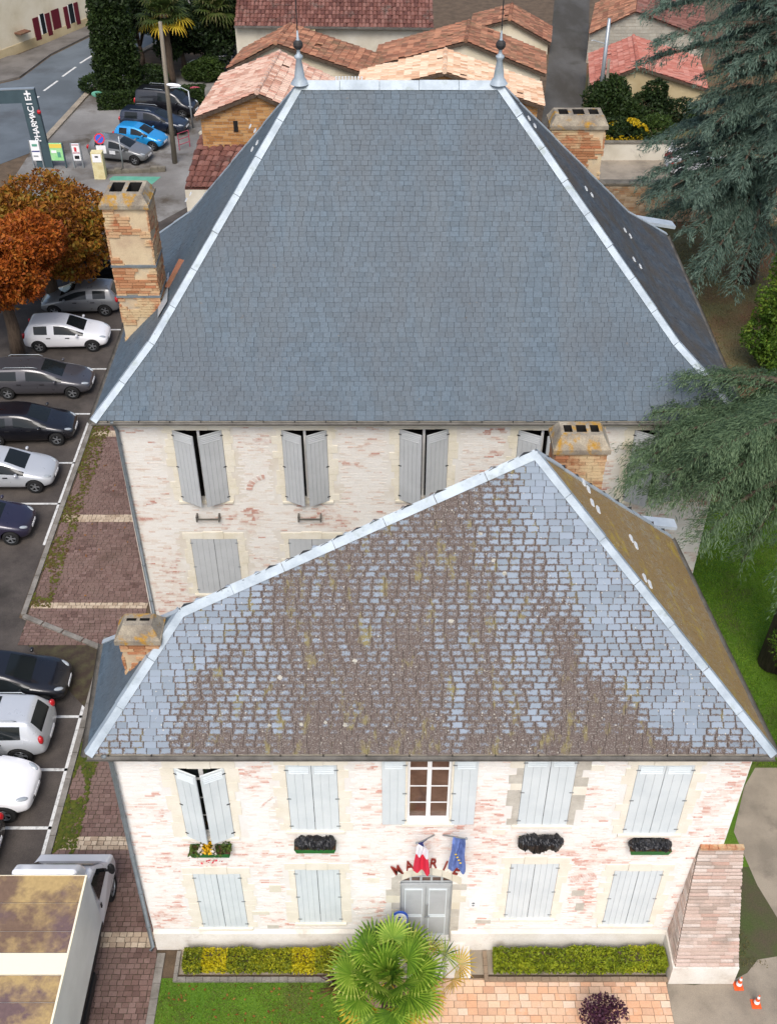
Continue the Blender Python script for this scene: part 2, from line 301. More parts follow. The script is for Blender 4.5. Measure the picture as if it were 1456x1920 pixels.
def link(name, me, parent=None, kind=None):
    o = bpy.data.objects.new(name, me); COL.objects.link(o); ORG[o] = ORG.get(parent, Vector((0, 0, 0)))
    if parent: o.parent = parent
    if kind: o['kind'] = kind
    return o
def tag(o, label, cat, group=None, kind=None):
    o['label'] = label; o['category'] = cat
    if group: o['group'] = group
    if kind: o['kind'] = kind
    return o
def thing(name, label, cat, loc=(0, 0, 0), group=None):
    o = bpy.data.objects.new(name, None); COL.objects.link(o); o.location = loc; o.empty_display_size = .2; ORG[o] = Vector(loc)
    return tag(o, label, cat, group)
def cards(name, mat, C, D, U, L, Wd, T, parent=None, kind=None, bend=0.0):
    """many leaves: centre C, long axis D, side axis U, half lengths L and Wd, tint T (one diamond or blade each)"""
    n = len(C); C = np.asarray(C, float) - np.array(ORG.get(parent, Vector((0, 0, 0))))
    L = np.broadcast_to(np.asarray(L, float).reshape(-1, 1), (n, 1)); Wd = np.broadcast_to(np.asarray(Wd, float).reshape(-1, 1), (n, 1))
    N = np.cross(D, U)
    V = np.stack([C-D*L, C+U*Wd+N*Wd*.25-D*L*.1, C+D*L-N*L*bend, C-U*Wd+N*Wd*.25-D*L*.1], 1).reshape(-1, 3)
    me = bpy.data.meshes.new(name); me.vertices.add(4*n); me.vertices.foreach_set('co', V.astype(np.float32).ravel())
    me.loops.add(4*n); me.loops.foreach_set('vertex_index', np.arange(4*n, dtype=np.int32)); me.polygons.add(n)
    me.polygons.foreach_set('loop_start', np.arange(0, 4*n, 4, dtype=np.int32)); me.polygons.foreach_set('loop_total', np.full(n, 4, dtype=np.int32))
    me.materials.append(MATS[mat]); a = me.attributes.new('tint', 'FLOAT', 'FACE'); a.data.foreach_set('value', np.clip(T, 0, 1).astype(np.float32))
    me.update(); return link(name, me, parent, kind)
G = np.random.default_rng(11)
def unit(a): return a/np.maximum(np.linalg.norm(a, axis=1, keepdims=True), 1e-6)
def rand_frame(n, up=0.0):
    D = unit(G.normal(size=(n, 3)) + np.array([0, 0, up])); U = unit(np.cross(D, G.normal(size=(n, 3)))); return D, U
def sheet(name, pts, mat, z, kind='structure', parent=None):
    b = MB(); b.face([(p[0], p[1], z) for p in pts]); return b.build(name, mat, parent, kind)
def ground_px(pp): return [PZ(*p) for p in pp]
def fan(xs): return [Vector(x) for x in xs]

# ------------------------------------------------------------------ the ground
sheet('ground', [(-300, -60), (300, -60), (300, 500), (-300, 500)], 'earth', -.02)
sheet('car_park', [(-40, -5), (-9.9, -5), (-9.9, 26), (-13.2, 27.5), (-13.2, 52), (-10, 52), (-10, 64), (-40, 64)], 'car_park_asphalt', -.012)
lot = ground_px([(-30, 420), (60, 280), (205, 130), (470, 130), (430, 345), (300, 415), (100, 420)])
sheet('pharmacy_yard', lot, 'lot_asphalt', -.004)
road = ground_px([(-60, 330), (-60, 170), (37, 148), (95, 105), (190, 58), (300, 30), (420, -10), (420, 20), (300, 75), (205, 128), (60, 285)])
sheet('road', road, 'road_asphalt', 0)
walk = ground_px([(-60, 168), (-60, 118), (37, 104), (170, 48), (300, -8), (410, -40), (420, -12), (300, 28), (190, 56), (95, 103), (37, 146)])
b = MB(); b.face([(p.x, p.y, .12) for p in walk]); k0 = walk[6:]
for i in range(len(walk)):
    p, q = walk[i], walk[(i+1) % len(walk)]; b.face([(p.x, p.y, -.01), (q.x, q.y, -.01), (q.x, q.y, .12), (p.x, p.y, .12)])
b.build('pavement', 'sidewalk', None, 'structure')
b = MB()
for a_, c_ in (((45, 200), (73, 180)), ((82, 170), (108, 151)), ((117, 143), (142, 125)), ((150, 118), (177, 101)), ((186, 95), (208, 82))):
    p, q = PZ(*a_), PZ(*c_); n = (q-p).cross(Vector((0, 0, 1))).normalized()*.09
    b.face([(x.x, x.y, .005) for x in (p-n, q-n, q+n, p+n)])
b.build('lane_marking', 'white_paint', None, 'structure')
b = MB(); eb = ground_px([(62, 288), (205, 131), (300, 78)])
for i in range(2):
    p, q = eb[i], eb[i+1]; L = (q-p).length; k = int(L/1.0)
    for j in range(k): b.beam(p.lerp(q, j/k)+Vector((0, 0, .06)), p.lerp(q, (j+.96)/k)+Vector((0, 0, .06)), .42, .12)
b.build('road_kerb', 'gravel_path', None, 'structure')
sheet('green_painted_patch', ground_px([(205, 335), (212, 330), (302, 331), (285, 345), (215, 349)]), 'green_paint', .004)
sheet('alley', ground_px([(1005, 300), (1020, 190), (1036, 30), (1042, -30), (1106, -30), (1104, 30), (1098, 150), (1080, 300)]), 'alley_asphalt', -.004)
sheet('back_garden', ground_px([(1080, 300), (1098, 120), (1500, 120), (1500, 345), (1110, 345)]), 'dry_grass', -.008)
sheet('dry_lawn', [(5, 34), (40, 34), (40, 63), (5, 63)], 'dry_grass', -.006)
sheet('lawn', [(8.2, 16.5), (40, 16.5), (40, 34), (8.2, 34)], 'grass', -.008)
sheet('side_bed', [(7.9, 11), (20, 11), (20, 17.5), (7.9, 17.5)], 'brown_green_bed', -.004)
sheet('gravel_forecourt', ground_px([(1250, 1843), (1300, 1848), (1375, 1838), (1400, 1825), (1420, 1800), (1480, 1790), (1480, 1990), (1250, 1990)]), 'gravel_path', .004)
sheet('side_path', ground_px([(1375, 1560), (1395, 1475), (1415, 1440), (1480, 1440), (1480, 1760), (1419, 1660)]), 'gravel_path', .002)
sheet('gravel_yard', [(11.2, 4), (30, 4), (30, 20), (12.5, 20), (11.6, 17)], 'gravel_path', .003)
sheet('foot_strip', [(-5.6, 14.3), (7.4, 14.3), (7.4, 15.2), (-5.6, 15.2)], 'gravel_path', -.002)
b = MB()
for i in range(14): b.box(-6.2+.004, -5.99, 9+i*.42+.006, 9+(i+1)*.42-.006, -.01, .05, 0)
b.build('drain_slabs', 'kerb', None, 'structure')
sheet('front_lawn', [(-6.0, 9), (-.6, 9), (-.6, 14.2), (-6.0, 14.2)], 'grass', .002)

# paving setts: one sheet of joints, each sett its own piece; the nearest 300 are parts
def setts(name, x0f, x1f, y0, y1, w, h, bands, n_parts, mats=('cobble', 'pale_cobble'), joint='joint', label_piece='sett', base_z=0.0, gap=.016, wob=.005):
    base = MB(); ys = np.linspace(y0, y1, 12)
    for a_, c_ in zip(ys[:-1], ys[1:]): base.face([(x0f(a_), a_, base_z), (x1f(a_), a_, base_z), (x1f(c_), c_, base_z), (x0f(c_), c_, base_z)])
    root = base.build(name, joint, None, 'structure'); rest = MB(); made = 0; y = y0; row = 0
    while y < y1-h*.5:
        pale = any(abs(y-bd) < h*1.05 for bd in bands); x = x0f(y) - rnd.random()*w
        while x < x1f(y):
            ww = w*rnd.uniform(.8, 1.25); a_, c_ = max(x, x0f(y))+gap/2, min(x+ww, x1f(y))-gap/2; x += ww
            if c_-a_ < .03: continue
            z = base_z + .014 + rnd.uniform(-wob, wob); j = lambda: rnd.uniform(-.006, .006)
            tilt = rnd.uniform(-.004, .004)
            B = [(a_+j(), y+gap/2+j()), (c_+j(), y+gap/2+j()), (c_+j(), y+h-gap/2+j()), (a_+j(), y+h-gap/2+j())]
            V = [(p[0], p[1], base_z-.002) for p in B] + [(p[0], p[1], z+(tilt if i in (1, 2) else -tilt)) for i, p in enumerate(B)]
            F = [(4, 5, 6, 7), (0, 1, 5, 4), (1, 2, 6, 5), (2, 3, 7, 6), (3, 0, 4, 7)]
            tgt = rest
            if made < n_parts and y > 10.9: tgt = MB(); made += 1
            tgt.quads(V, F, 1 if pale else 0)
            if tgt is not rest: tgt.build(label_piece, list(mats), root)
        y += h; row += 1
    if rest.f: rest.build(label_piece+'s', list(mats), root, 'stuff')
    return root
front_edge = lambda y: -6.35
setts('cobbled_path', lambda y: -9.75 if y < 26 else -12.9, lambda y: -6.2 if y < 17 else -6.6 if y < 22 else -8.7, 9.5, 47, .19, .15,
      (15.2, 18.2, 21.9, 25.3, 28.0, 32.9, 38.6), 300, wob=.004)
setts('brick_forecourt', lambda y: -.6, lambda y: 7.3, 9.6, 14.2, .27, .19, (), 290, ('pink_paver', 'pink_paver'), 'front_joint', 'paver', .004)
# kerbs, bay lines, moss along the kerb
b = thing('kerb', 'long grey kerb of stones edging the parking bays beside the cobbled path', 'kerb', (-10, 25, 0)); b['kind'] = 'structure'
for x, ya, yb in ((-9.86, 9.5, 25.9), (-13.05, 27.6, 50)):
    y = ya
    while y < yb:
        k = MB(); k.box(x-.09, x+.09, y+.01, y+.98, -.02, .07+rnd.uniform(0, .01)); k.build('kerbstone', 'kerb', b); y += 1.0
k = MB()
for i in range(4):
    p, q = Vector((-9.86, 25.95, .03)), Vector((-13.05, 27.55, .03)); k.beam(p.lerp(q, i/4+.01), p.lerp(q, (i+1)/4-.01), .18, .1)
k.build('kerbstone', 'kerb', b)
b = MB()
for x, ds in ((-13.2, (33.9, 36.6, 40.2, 43.9, 47.5, 51.3)), (-9.98, (17.0, 18.8, 20.9, 23.0, 25.2))):
    for d in ds: b.box(x-4.6, x, d-.05, d+.05, -.011, -.006, skip=('-z',))
    b.box(x-.1, x, ds[0]-2.5, ds[-1]+.5, -.011, -.006, skip=('-z',))
b.build('bay_line', 'white_paint', None, 'structure')
C = []
for x0, x1, ya, yb, n in ((-9.72, -9.1, 12, 25.5, 3800), (-12.95, -12.2, 28, 47, 2600)):
    for _ in range(n):
        x = x0 + (x1-x0)*rnd.random()**1.6; y = rnd.uniform(ya, yb)
        if noise.noise((x*.9, y*.55, 3)) > -.3: C.append((x, y, .02+.02*rnd.random()))
C = np.array(C); D, U = rand_frame(len(C)); D[:, 2] *= .2; D = unit(D); U = np.cross(np.array([0, 0, 1.]), D)
cards('moss_strip', 'moss', C, D, U, G.uniform(.03, .09, len(C)), G.uniform(.03, .07, len(C)), np.where(C[:, 1] > 27, G.uniform(.4, 1, len(C)), G.uniform(0, .6, len(C))), None, 'stuff')

# ------------------------------------------------------------------ slate roofs
def slope_frame(poly):
    o, e = poly[0], (poly[1]-poly[0]).normalized(); n = (poly[1]-poly[0]).cross(poly[2]-poly[0]).normalized()
    if n.z < 0: n = -n
    v = n.cross(e)
    if v.z < 0: v = -v
    return o, e, v, n
def slate_cells(poly, w, h, lift=.014):
    """poly: eave start, eave end, then the rest; gives (8 corners, top uv width) per slate, clipped at the hips"""
    o, e, v, n = slope_frame(poly); P2 = [((p-o).dot(e), (p-o).dot(v)) for p in poly]; vmax = max(p[1] for p in P2)
    def bounds(y):
        xs = []
        for i in range(len(P2)):
            (x0, y0), (x1, y1) = P2[i], P2[(i+1) % len(P2)]
            if abs(y1-y0) > 1e-6 and min(y0, y1)-1e-6 <= y <= max(y0, y1)+1e-6: xs.append(x0+(x1-x0)*(y-y0)/(y1-y0))
            elif abs(y1-y0) <= 1e-6 and abs(y-y0) < 1e-5: xs += [x0, x1]
        return (min(xs), max(xs)) if xs else (0, 0)
    out = []; y = 0.0; row = 0
    while y < vmax-.04:
        t = min(y+h, vmax-1e-4); L0, R0 = bounds(max(y, 1e-4)); L1, R1 = bounds(t); x = min(L0, L1) - (w/2 if row % 2 else 0) - rnd.random()*.03
        while x < max(R0, R1):
            ww = w*rnd.uniform(.86, 1.14); g = .0045
            a0, a1 = max(x+g, L0), max(x+g, L1); c0, c1 = min(x+ww-g, R0), min(x+ww-g, R1); x += ww
            if c0-a0 < .02 and c1-a1 < .02: continue
            a1, c1 = min(a1, c1), max(a1, c1); a0, c0 = min(a0, c0), max(a0, c0)
            z0 = lift+rnd.uniform(-.003, .006); z1 = .006; dy = rnd.uniform(-.006, .006); ya = y+dy+.006; s = rnd.uniform(-.003, .003)*(5 if rnd.random() < .03 else 1); ya -= .02*(rnd.random() < .02)
            P = lambda u, q, z: o+e*u+v*q+n*z
            out.append(([P(a0, ya, z0+s), P(c0, ya, z0-s), P(c1, t+.012, z1), P(a1, t+.012, z1), P(a0, ya, -.004), P(c0, ya, -.004), P(c1, t, -.004), P(a1, t, -.004)], ((a0+c0)/2, y, row, vmax)))
        y += h; row += 1
    return out
SF = [(0, 1, 2, 3), (4, 5, 1, 0), (5, 6, 2, 1), (7, 4, 0, 3)]
UVQ = [(0, 0), (1, 0), (1, 1), (0, 1)]
def lay_slates(cells, mat, house, n_parts, patchf=None, tintf=None):
    rest = MB(); ruv, rp = [], []
    for i, (V, (u, y, row, vm)) in enumerate(cells):
        t = rnd.random() if tintf is None else tintf(V[0]); pt = patchf(V[0]) if patchf else 0.0
        b = rest if i >= n_parts else MB(); b.quads(V, SF, 0, t); uv = UVQ + [(.5, 0)]*12
        if b is rest: ruv += uv; rp += [pt]*4
        else: b.build('slate', mat, house, None, False, uv, [pt]*4)
    if rest.f: rest.build('slates', mat, house, 'stuff', False, ruv, rp)
def deck(house, polys, mat='slate_batten'):
    b = MB()
    for p in polys: b.face([q - slope_frame(p)[3]*.006 for q in p])
    b.build('roof_deck', mat, house)
def ridge_strip(house, a, b_, up, w=.3, name='hip_flashing', mat='zinc_white', step=1.25, n1=None, n2=None):
    """zinc cap folded over a hip: two wings that lie on the slopes with normals n1, n2"""
    a, b_ = Vector(a), Vector(b_); d = (b_-a).normalized(); L = (b_-a).length; k = max(1, round(L/step)); root = None
    s1 = n1.cross(d).normalized(); s2 = n2.cross(d).normalized()
    if s1.dot(n2) > 0: s1 = -s1
    if s2.dot(n1) > 0: s2 = -s2
    for i in range(k):
        p, q = a+d*(L*i/k+.012), a+d*(L*(i+1)/k-.002); lift = .034+.008*(i % 2)+rnd.uniform(0, .006); u = (n1+n2).normalized()
        b = MB(); c0, c1 = p+u*(lift*1.25+.008), q+u*lift*1.25; A0, A1, B0, B1 = p+s1*w/2+n1*(lift+.006), q+s1*w/2+n1*lift, p+s2*w/2+n2*(lift+.006), q+s2*w/2+n2*lift
        b.face([A0, A1, c1, c0]); b.face([c0, c1, B1, B0]); b.face([A0, c0, B0]); b.face([A0, A0-n1*.03, A1-n1*.03, A1]); b.face([B0, B1, B1-n2*.03, B0-n2*.03])
        if root is None: root = b.build(name, mat, house)
        else: b.build('zinc_sheet', mat, root)
    return root
def finial(house, p, s=1.0, dark=False):
    b = MB(); b.lathe([(r*s, z*s) for r, z in ((.36, -.12), (.26, .02), (.2, .1), (.17, .35), (.1, .75), (.16, .84), (.16, .9), (.07, .98), (.06, 1.1), (.15, 1.2), (.17, 1.3), (.1, 1.42), (.05, 1.5), (.03, 1.8), (.001, 1.85))], 16, 0, Matrix.Translation(p))
    f = b.build('finial', 'zinc_white', house, smooth=True)
    k = MB(); k.tube([p+Vector((0, 0, 1.7*s)), p+Vector((0, 0, 3.9*s))], .025*s, 6); k.ball(p+Vector((0, 0, 1.3*s)), .19*s, 10)
    k.build('rod', 'iron', f)
def cut_wall(house, name, mat, x0, x1, z0, z1, y, holes, depth=.22, back='dark_interior', x0b=None, x1b=None):
    """flat wall at y facing -y with openings; the reveals go back by depth"""
    xs = sorted({x0, x1, *[h[0] for h in holes], *[h[1] for h in holes]}); zs = sorted({z0, z1, *[h[2] for h in holes], *[h[3] for h in holes]}); b = MB()
    for i in range(len(xs)-1):
        for j in range(len(zs)-1):
            cx, cz = (xs[i]+xs[i+1])/2, (zs[j]+zs[j+1])/2
            if any(h[0] < cx < h[1] and h[2] < cz < h[3] for h in holes): continue
            b.face([(xs[i], y, zs[j]), (xs[i+1], y, zs[j]), (xs[i+1], y, zs[j+1]), (xs[i], y, zs[j+1])], 0)
    for a, c, e, f in holes:
        d = y+depth
        b.face([(a, y, e), (a, y, f), (a, d, f), (a, d, e)], 0); b.face([(c, y, e), (c, d, e), (c, d, f), (c, y, f)], 0)
        b.face([(a, y, f), (c, y, f), (c, d, f), (a, d, f)], 0); b.face([(a, y, e), (a, d, e), (c, d, e), (c, y, e)], 0)
        b.face([(a, d+.5, e-.1), (c, d+.5, e-.1), (c, d+.5, f+.1), (a, d+.5, f+.1)], 1)
        b.face([(a, d, f), (c, d, f), (c, d+.5, f+.1), (a, d+.5, f+.1)], 1); b.face([(a, d, e), (a, d+.5, e-.1), (c, d+.5, e-.1), (c, d, e)], 1)
        b.face([(a, d, e), (a, d, f), (a, d+.5, f), (a, d+.5, e)], 1); b.face([(c, d, e), (c, d+.5, e), (c, d+.5, f), (c, d, f)], 1)
    return b.build(name, [mat, back], house)
def brickwork(house, mat, x0, x1, z0, z1, y, keep_out, h=.075, w=.32, seed=0, bias=0.0, xl=None, xr=None):
    b = MB(); z = z0; row = 0
    while z < z1-h*.6:
        x = x0 - rnd.random()*w
        while x < x1:
            ww = w*rnd.uniform(.8, 1.2); a, c = max(x, x0)+.006, min(x+ww, x1)-.006; x += ww
            if c-a < .05: continue
            cx, cz = (a+c)/2, z+h/2
            if any(k[0]-.02 < c and k[1]+.02 > a and k[2] < cz < k[3] for k in keep_out): continue
            v = noise.noise((cx*.7+seed, cz*.8, 1.3))*.7 + noise.noise((cx*1.7+seed, cz*4.0, 5.1))*.55 + rnd.gauss(0, .30) + bias
            t = min(1, max(0, .32+v)); p = .004+.010*max(0, t-.3)+rnd.uniform(0, .004)
            b.box(a, c, y-p, y, z+.006, z+h-.008, 0, t, None, ('+y',))
        z += h; row += 1
    return b.build('brickwork', mat, house, 'stuff')
def quoins(house, mat, x0, x1, z0, z1, y, seed=1, grey=False, chance=.8):
    """dressed stones up both sides of an opening and across its head"""
    r = random.Random(seed)
    for sgn, x in ((-1, x0), (1, x1)):
        z = z0
        while z < z1-.05:
            h = min(r.uniform(.22, .34), z1-z); w = r.choice((.16, .32, .26)); 
            b = MB(); a, c = sorted((x, x+sgn*w)); p = .012+r.random()*.01
            b.box(a+.004, c-.004, y-p, y, z+.005, z+h-.005, 0, None, None, ('+y',)); b.build('quoin', 'stone_grey' if grey and r.random() < .6 else mat, house); z += h
    w = (x1-x0+.5)/3
    for i in range(3):
        b = MB(); b.box(x0-.25+w*i+.004, x0-.25+w*(i+1)-.004, y-.02-(.012 if i == 1 else 0), y, z1+.004, z1+.26+(.05 if i == 1 else 0), 0, None, None, ('+y',)); b.build('lintel_stone', mat, house)
    b = MB(); b.box(x0-.12, x1+.12, y-.07, y+.05, z0-.09, z0-.006); b.build('sill', mat, house)
def shutter(house, mat, hx, z0, z1, y, w, side, ang=0.0, louvre=False, n=4):
    """one leaf hinged at x=hx; side +1 reaches towards +x; ang swings it out"""
    Mx = Matrix.Translation((hx, y, 0)) @ Matrix.Rotation(-ang*side, 4, 'Z') @ Matrix.Diagonal((side, 1, 1, 1))
    b = MB(); b.box(.006, w-.006, .012, .03, z0+.006, z1-.006, 0, None, Mx)
    o = b.build('shutter', mat, house)
    for i in range(n):
        p = MB(); p.box(.006+(w-.012)*i/n+.0035, .006+(w-.012)*(i+1)/n-.0035, -.006+rnd.uniform(-.0015, .0015), .0115, z0+.006, z1-.006-(.32 if louvre else 0), 0, None, Mx); p.build('plank', mat, o)
    if louvre:
        for j in range(4):
            zz = z1-.3+j*.066; p = MB(); Q = Mx @ Matrix.Translation((0, .002, zz)) @ Matrix.Rotation(R(62), 4, 'X'); p.box(.06, w-.06, -.014, .02, -.004, .016, 0, None, Q); p.build('louvre', mat, o)
        p = MB(); p.box(.006, .055, -.006, .0115, z1-.325, z1-.006, 0, None, Mx); p.box(w-.055, w-.006, -.006, .0115, z1-.325, z1-.006, 0, None, Mx); p.box(.056, w-.056, -.006, .0115, z1-.05, z1-.006, 0, None, Mx); p.build('shutter_frame', mat, o)
    p = MB()
    for zz in (z0+.18, (z0+z1)/2, z1-.18): p.box(-.03, .07, -.016, -.008, zz-.018, zz+.018, 0, None, Mx)
    p.build('hinge', 'iron' if ang else 'steel', o)
    return o
def downpipe(house, p_top, p_bot, back):
    b = MB(); a, c = Vector(p_top), Vector(p_bot)
    b.tube([a+Vector((-.05, -.22, .12)), a+Vector((0, -.02, -.35)), c+Vector((0, 0, .15)), c+Vector((-.05, -.08, .06))], .055, 10); o = b.build('downpipe', 'grey_pipe', house, smooth=True)
    for i in range(5):
        k = MB(); p = a.lerp(c, .1+.19*i); k.tube([p+Vector((0, 0, -.03)), p+Vector((0, 0, .03))], .066, 10); k.box(p.x-.015, p.x+.015, p.y, p.y+.14, p.z-.02, p.z+.02); k.build('bracket', 'grey_pipe', o)
def gutter(house, a, b_, out):
    b = MB(); a, b_ = Vector(a), Vector(b_); d = (b_-a).normalized(); k = 6
    V = []
    for p in (a, b_): V += [p + out*(.07+.07*math.cos(math.pi*(1+i/k))) + Vector((0, 0, -.02+.07*math.sin(math.pi*(1+i/k)))) for i in range(k+1)]
    b.quads(V, [(i, i+1, k+2+i, k+1+i) for i in range(k)]); b.quads([x+Vector((0, 0, .004)) for x in V], [(i, k+1+i, k+2+i, i+1) for i in range(k)])
    o = b.build('gutter', 'gutter', house); L = (b_-a).length; n = max(2, int(L/.9)); f = MB()
    for i in range(n):
        p = a+d*(L*(i+.5)/n); f.box(p.x-.014, p.x+.014, p.y-.012, p.y+.012, p.z-.1, p.z+.004)
    f.build('gutter_clip', 'iron', o)
def chimney(house, x0, x1, y0, y1, zb, zt, flues=2, rim=True, bands=()):
    root = MB(); root.box(x0+.03, x1-.03, y0+.03, y1-.03, zb, zt-.3); c = root.build('chimney', 'chimney_render', house)
    h = .095; z = zb
    rest = MB(); n = 0
    while z < zt-.42:
        w = .36; per = [(0, x1-x0), (1, y1-y0), (2, x1-x0), (3, y1-y0)]
        for side, L in per:
            x = -rnd.random()*w
            while x < L:
                ww = w*rnd.uniform(.8, 1.2); a, e = max(x, 0)+.006, min(x+ww, L)-.006; x += ww
                if e-a < .04: continue
                if noise.noise(((x0+a)*1.1, z*1.3, side+2.2)) > .13: continue      # render still covers these
                p = rnd.uniform(0, .02)
                B = {0: (x0+a, x0+e, y0-p, y0+.05), 2: (x0+a, x0+e, y1-.05, y1+p), 1: (x1-.05, x1+p, y0+a, y0+e), 3: (x0-p, x0+.05, y0+a, y0+e)}[side]
                t = MB() if (side == 0 and n < 70) else rest
                t.box(*B, z+.008, z+h-.008, 0)
                if t is not rest: t.build('brick', 'chimney_brick', c); n += 1
        z += h
    if rest.f: rest.build('bricks', 'chimney_brick', c, 'stuff')
    for zz in bands:
        k = MB(); k.box(x0-.03, x1+.03, y0-.03, y1+.03, zz, zz+.07); k.build('iron_band', 'grey_pipe', c)
    k = MB(); a, e = .07, .12
    k.box(x0-a, x1+a, y0-a, y1+a, zt-.42, zt-.3)
    V = [(x0-.05, y0-.05, zt-.3), (x1+.05, y0-.05, zt-.3), (x1+.05, y1+.05, zt-.3), (x0-.05, y1+.05, zt-.3), (x0+e, y0+e, zt), (x1-e, y0+e, zt), (x1-e, y1-e, zt), (x0+e, y1-e, zt)]
    k.quads(V, [(0, 1, 5, 4), (1, 2, 6, 5), (2, 3, 7, 6), (3, 0, 4, 7)])
    # the flue mouths: a rim with real pits
    X = [x0+e] + [x0+e+(x1-x0-2*e)*q for q in ((.1, .44, .56, .9) if flues == 2 else (.08, .28, .38, .62, .72, .92))] + [x1-e]; Y = [y0+e, y0+e+.14, y1-e-.14, y1-e]
    for i in range(len(X)-1):
        for j in range(3):
            if j == 1 and i % 2 == 1:
                q = zt-.6; P = [(X[i], Y[1]), (X[i+1], Y[1]), (X[i+1], Y[2]), (X[i], Y[2])]
                for m in range(4): k.quads([(*P[m], zt), (*P[(m+1) % 4], zt), (*P[(m+1) % 4], q), (*P[m], q)], [(0, 1, 2, 3)], 1)
                k.face([(*p, q) for p in P], 1)
            else: k.face([(X[i], Y[j], zt), (X[i+1], Y[j], zt), (X[i+1], Y[j+1], zt), (X[i], Y[j+1], zt)])
    k.build('chimney_cap', ['chimney_cap', 'dark_interior'], c)
    return c

# ------------------------------------------------------------------ the rear house: clean slate roof, whitewashed brick front
DE, ZE, DWR = 26.9, 9.0, 27.2
xl, xr = PY(172, 790, DE).x, PY(1400, 790, DE).x
FL, FR = Vector((xl, DE, ZE)), Vector((xr, DE, ZE)); BR = PZ(1255, 438, ZE); BR.x = xr; BL = Vector((xl, BR.y, ZE))
mid = (DE+BR.y)/2; RL, RR = PY(562, 153, mid), PY(934, 153, mid); RR.z = RL.z
rear = thing('town_hall', 'town hall with the clean blue grey slate hip roof and finials, standing behind', 'building', (0, 33, 0), 'slate roofed town halls')
ks, kh = .27, .215
def kick(e, r): return Vector((e.x+(r.x-e.x)*ks, e.y+(r.y-e.y)*ks, e.z+(r.z-e.z)*kh))
kFL, kFR, kBL, kBR = kick(FL, RL), kick(FR, RR), kick(BL, RL), kick(BR, RR)
polys = [[FL, FR, kFR, kFL], [kFL, kFR, RR, RL], [BL, FL, kFL, kBL], [kBL, kFL, RL], [FR, BR, kBR, kFR], [kFR, kBR, RR], [BR, BL, kBL, kBR], [kBR, kBL, RL, RR]]
deck(rear, polys)
lay_slates(slate_cells(polys[0], .25, .15), 'clean_slate', rear, 300)
lay_slates(slate_cells(polys[1], .25, .15), 'clean_slate', rear, 0)
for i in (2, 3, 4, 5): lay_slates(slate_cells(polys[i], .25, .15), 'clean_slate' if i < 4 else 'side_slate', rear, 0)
nf, nfu, nl, nlu, nr, nru, nb = [slope_frame(polys[i])[3] for i in (0, 1, 2, 3, 4, 5, 7)]
ridge_strip(rear, FL, kFL, None, .34, n1=nf, n2=nl); ridge_strip(rear, kFL, RL, None, .34, n1=nfu, n2=nlu)
ridge_strip(rear, FR, kFR, None, .34, n1=nf, n2=nr); ridge_strip(rear, kFR, RR, None, .34, n1=nfu, n2=nru)
ridge_strip(rear, kBL, RL, None, .22, mat='zinc_white', n1=nb, n2=nlu); ridge_strip(rear, kBR, RR, None, .2, mat='zinc', n1=nb, n2=nru)
ridge_strip(rear, BL, kBL, None, .22, n1=slope_frame(polys[6])[3], n2=nl); ridge_strip(rear, BR, kBR, None, .2, mat='zinc', n1=slope_frame(polys[6])[3], n2=nr)
ridge_strip(rear, RL, RR, None, .5, 'ridge_flashing', 'zinc_white', 1.2, nfu, nb)
finial(rear, RL+Vector((0, 0, .05)), .78); finial(rear, RR+Vector((0, 0, .05)), .78)
def vents(house, pp, p0, n):
    for px, py in pp:
        c = PP(px, py, p0, n); e = Vector((0, 1, 0)); v = n.cross(e).normalized(); b = MB()
        Mx = Matrix(((*e, 0), (*v, 0), (*n, 0), (0, 0, 0, 1))).transposed(); Mx.translation = c
        b.box(-.11, .11, -.045, .045, .01, .045, 0, None, Mx); b.build('vent_slate', 'white_vent', house)
vents(rear, ((470, 237), (479, 245), (483, 268), (474, 280)), kFL, nlu); vents(rear, ((350, 375), (358, 364)), kFL, nlu)
vents(rear, ((990, 222), (1001, 236), (1097, 354), (1108, 366), (1170, 432), (1180, 443), (1187, 487), (1199, 500)), kFR, nru)
# walls
wx0, wx1 = xl+.55, xr-.4
def win_px(pl, pr, py0, py1, y):
    a, c = PY(pl, py0, y), PY(pr, py0, y); return [a.x, c.x, PY((pl+pr)/2, py1, y).z, a.z]
RW = [win_px(322, 415, 806, 938, DWR), win_px(527, 612, 806, 938, DWR), win_px(749, 841, 804, 936, DWR), win_px(972, 1066, 806, 938, DWR), win_px(1190, 1284, 806, 938, DWR)]
RG = [win_px(357, 444, 1010, 1112, DWR), win_px(541, 628, 1010, 1112, DWR), win_px(958, 1048, 1010, 1112, DWR)]
holes = RW+RG
cut_wall(rear, 'wall', 'limewash_old', wx0, wx1, 0, ZE+.05, DWR, holes)
b = MB(); yb = BR.y-.35
b.face([(wx0, DWR, 0), (wx0, DWR, ZE+.05), (wx0, yb, ZE+.05), (wx0, yb, 0)]); b.face([(wx1, DWR, 0), (wx1, yb, 0), (wx1, yb, ZE+.05), (wx1, DWR, ZE+.05)]); b.face([(wx0, yb, 0), (wx0, yb, ZE+.05), (wx1, yb, ZE+.05), (wx1, yb, 0)])
b.build('side_wall', 'limewash_old', rear)
b = MB(); b.box(xl+.02, xr-.02, DE+.05, DWR-.035, ZE-.14, ZE-.03); b.box(wx0-.02, wx1+.02, DWR-.06, DWR+.1, ZE-.4, ZE-.145); b.build('eave_board', 'stone_old', rear)
brickwork(rear, 'brick_old', wx0+.02, wx1-.02, .02, ZE-.42, DWR, [(h[0]-.3, h[1]+.3, h[2]-.12, h[3]+.32) for h in holes], .062, .26, 3, -.1)
for i, h in enumerate(holes): quoins(rear, 'stone_old', *h, DWR, 40+i, False)
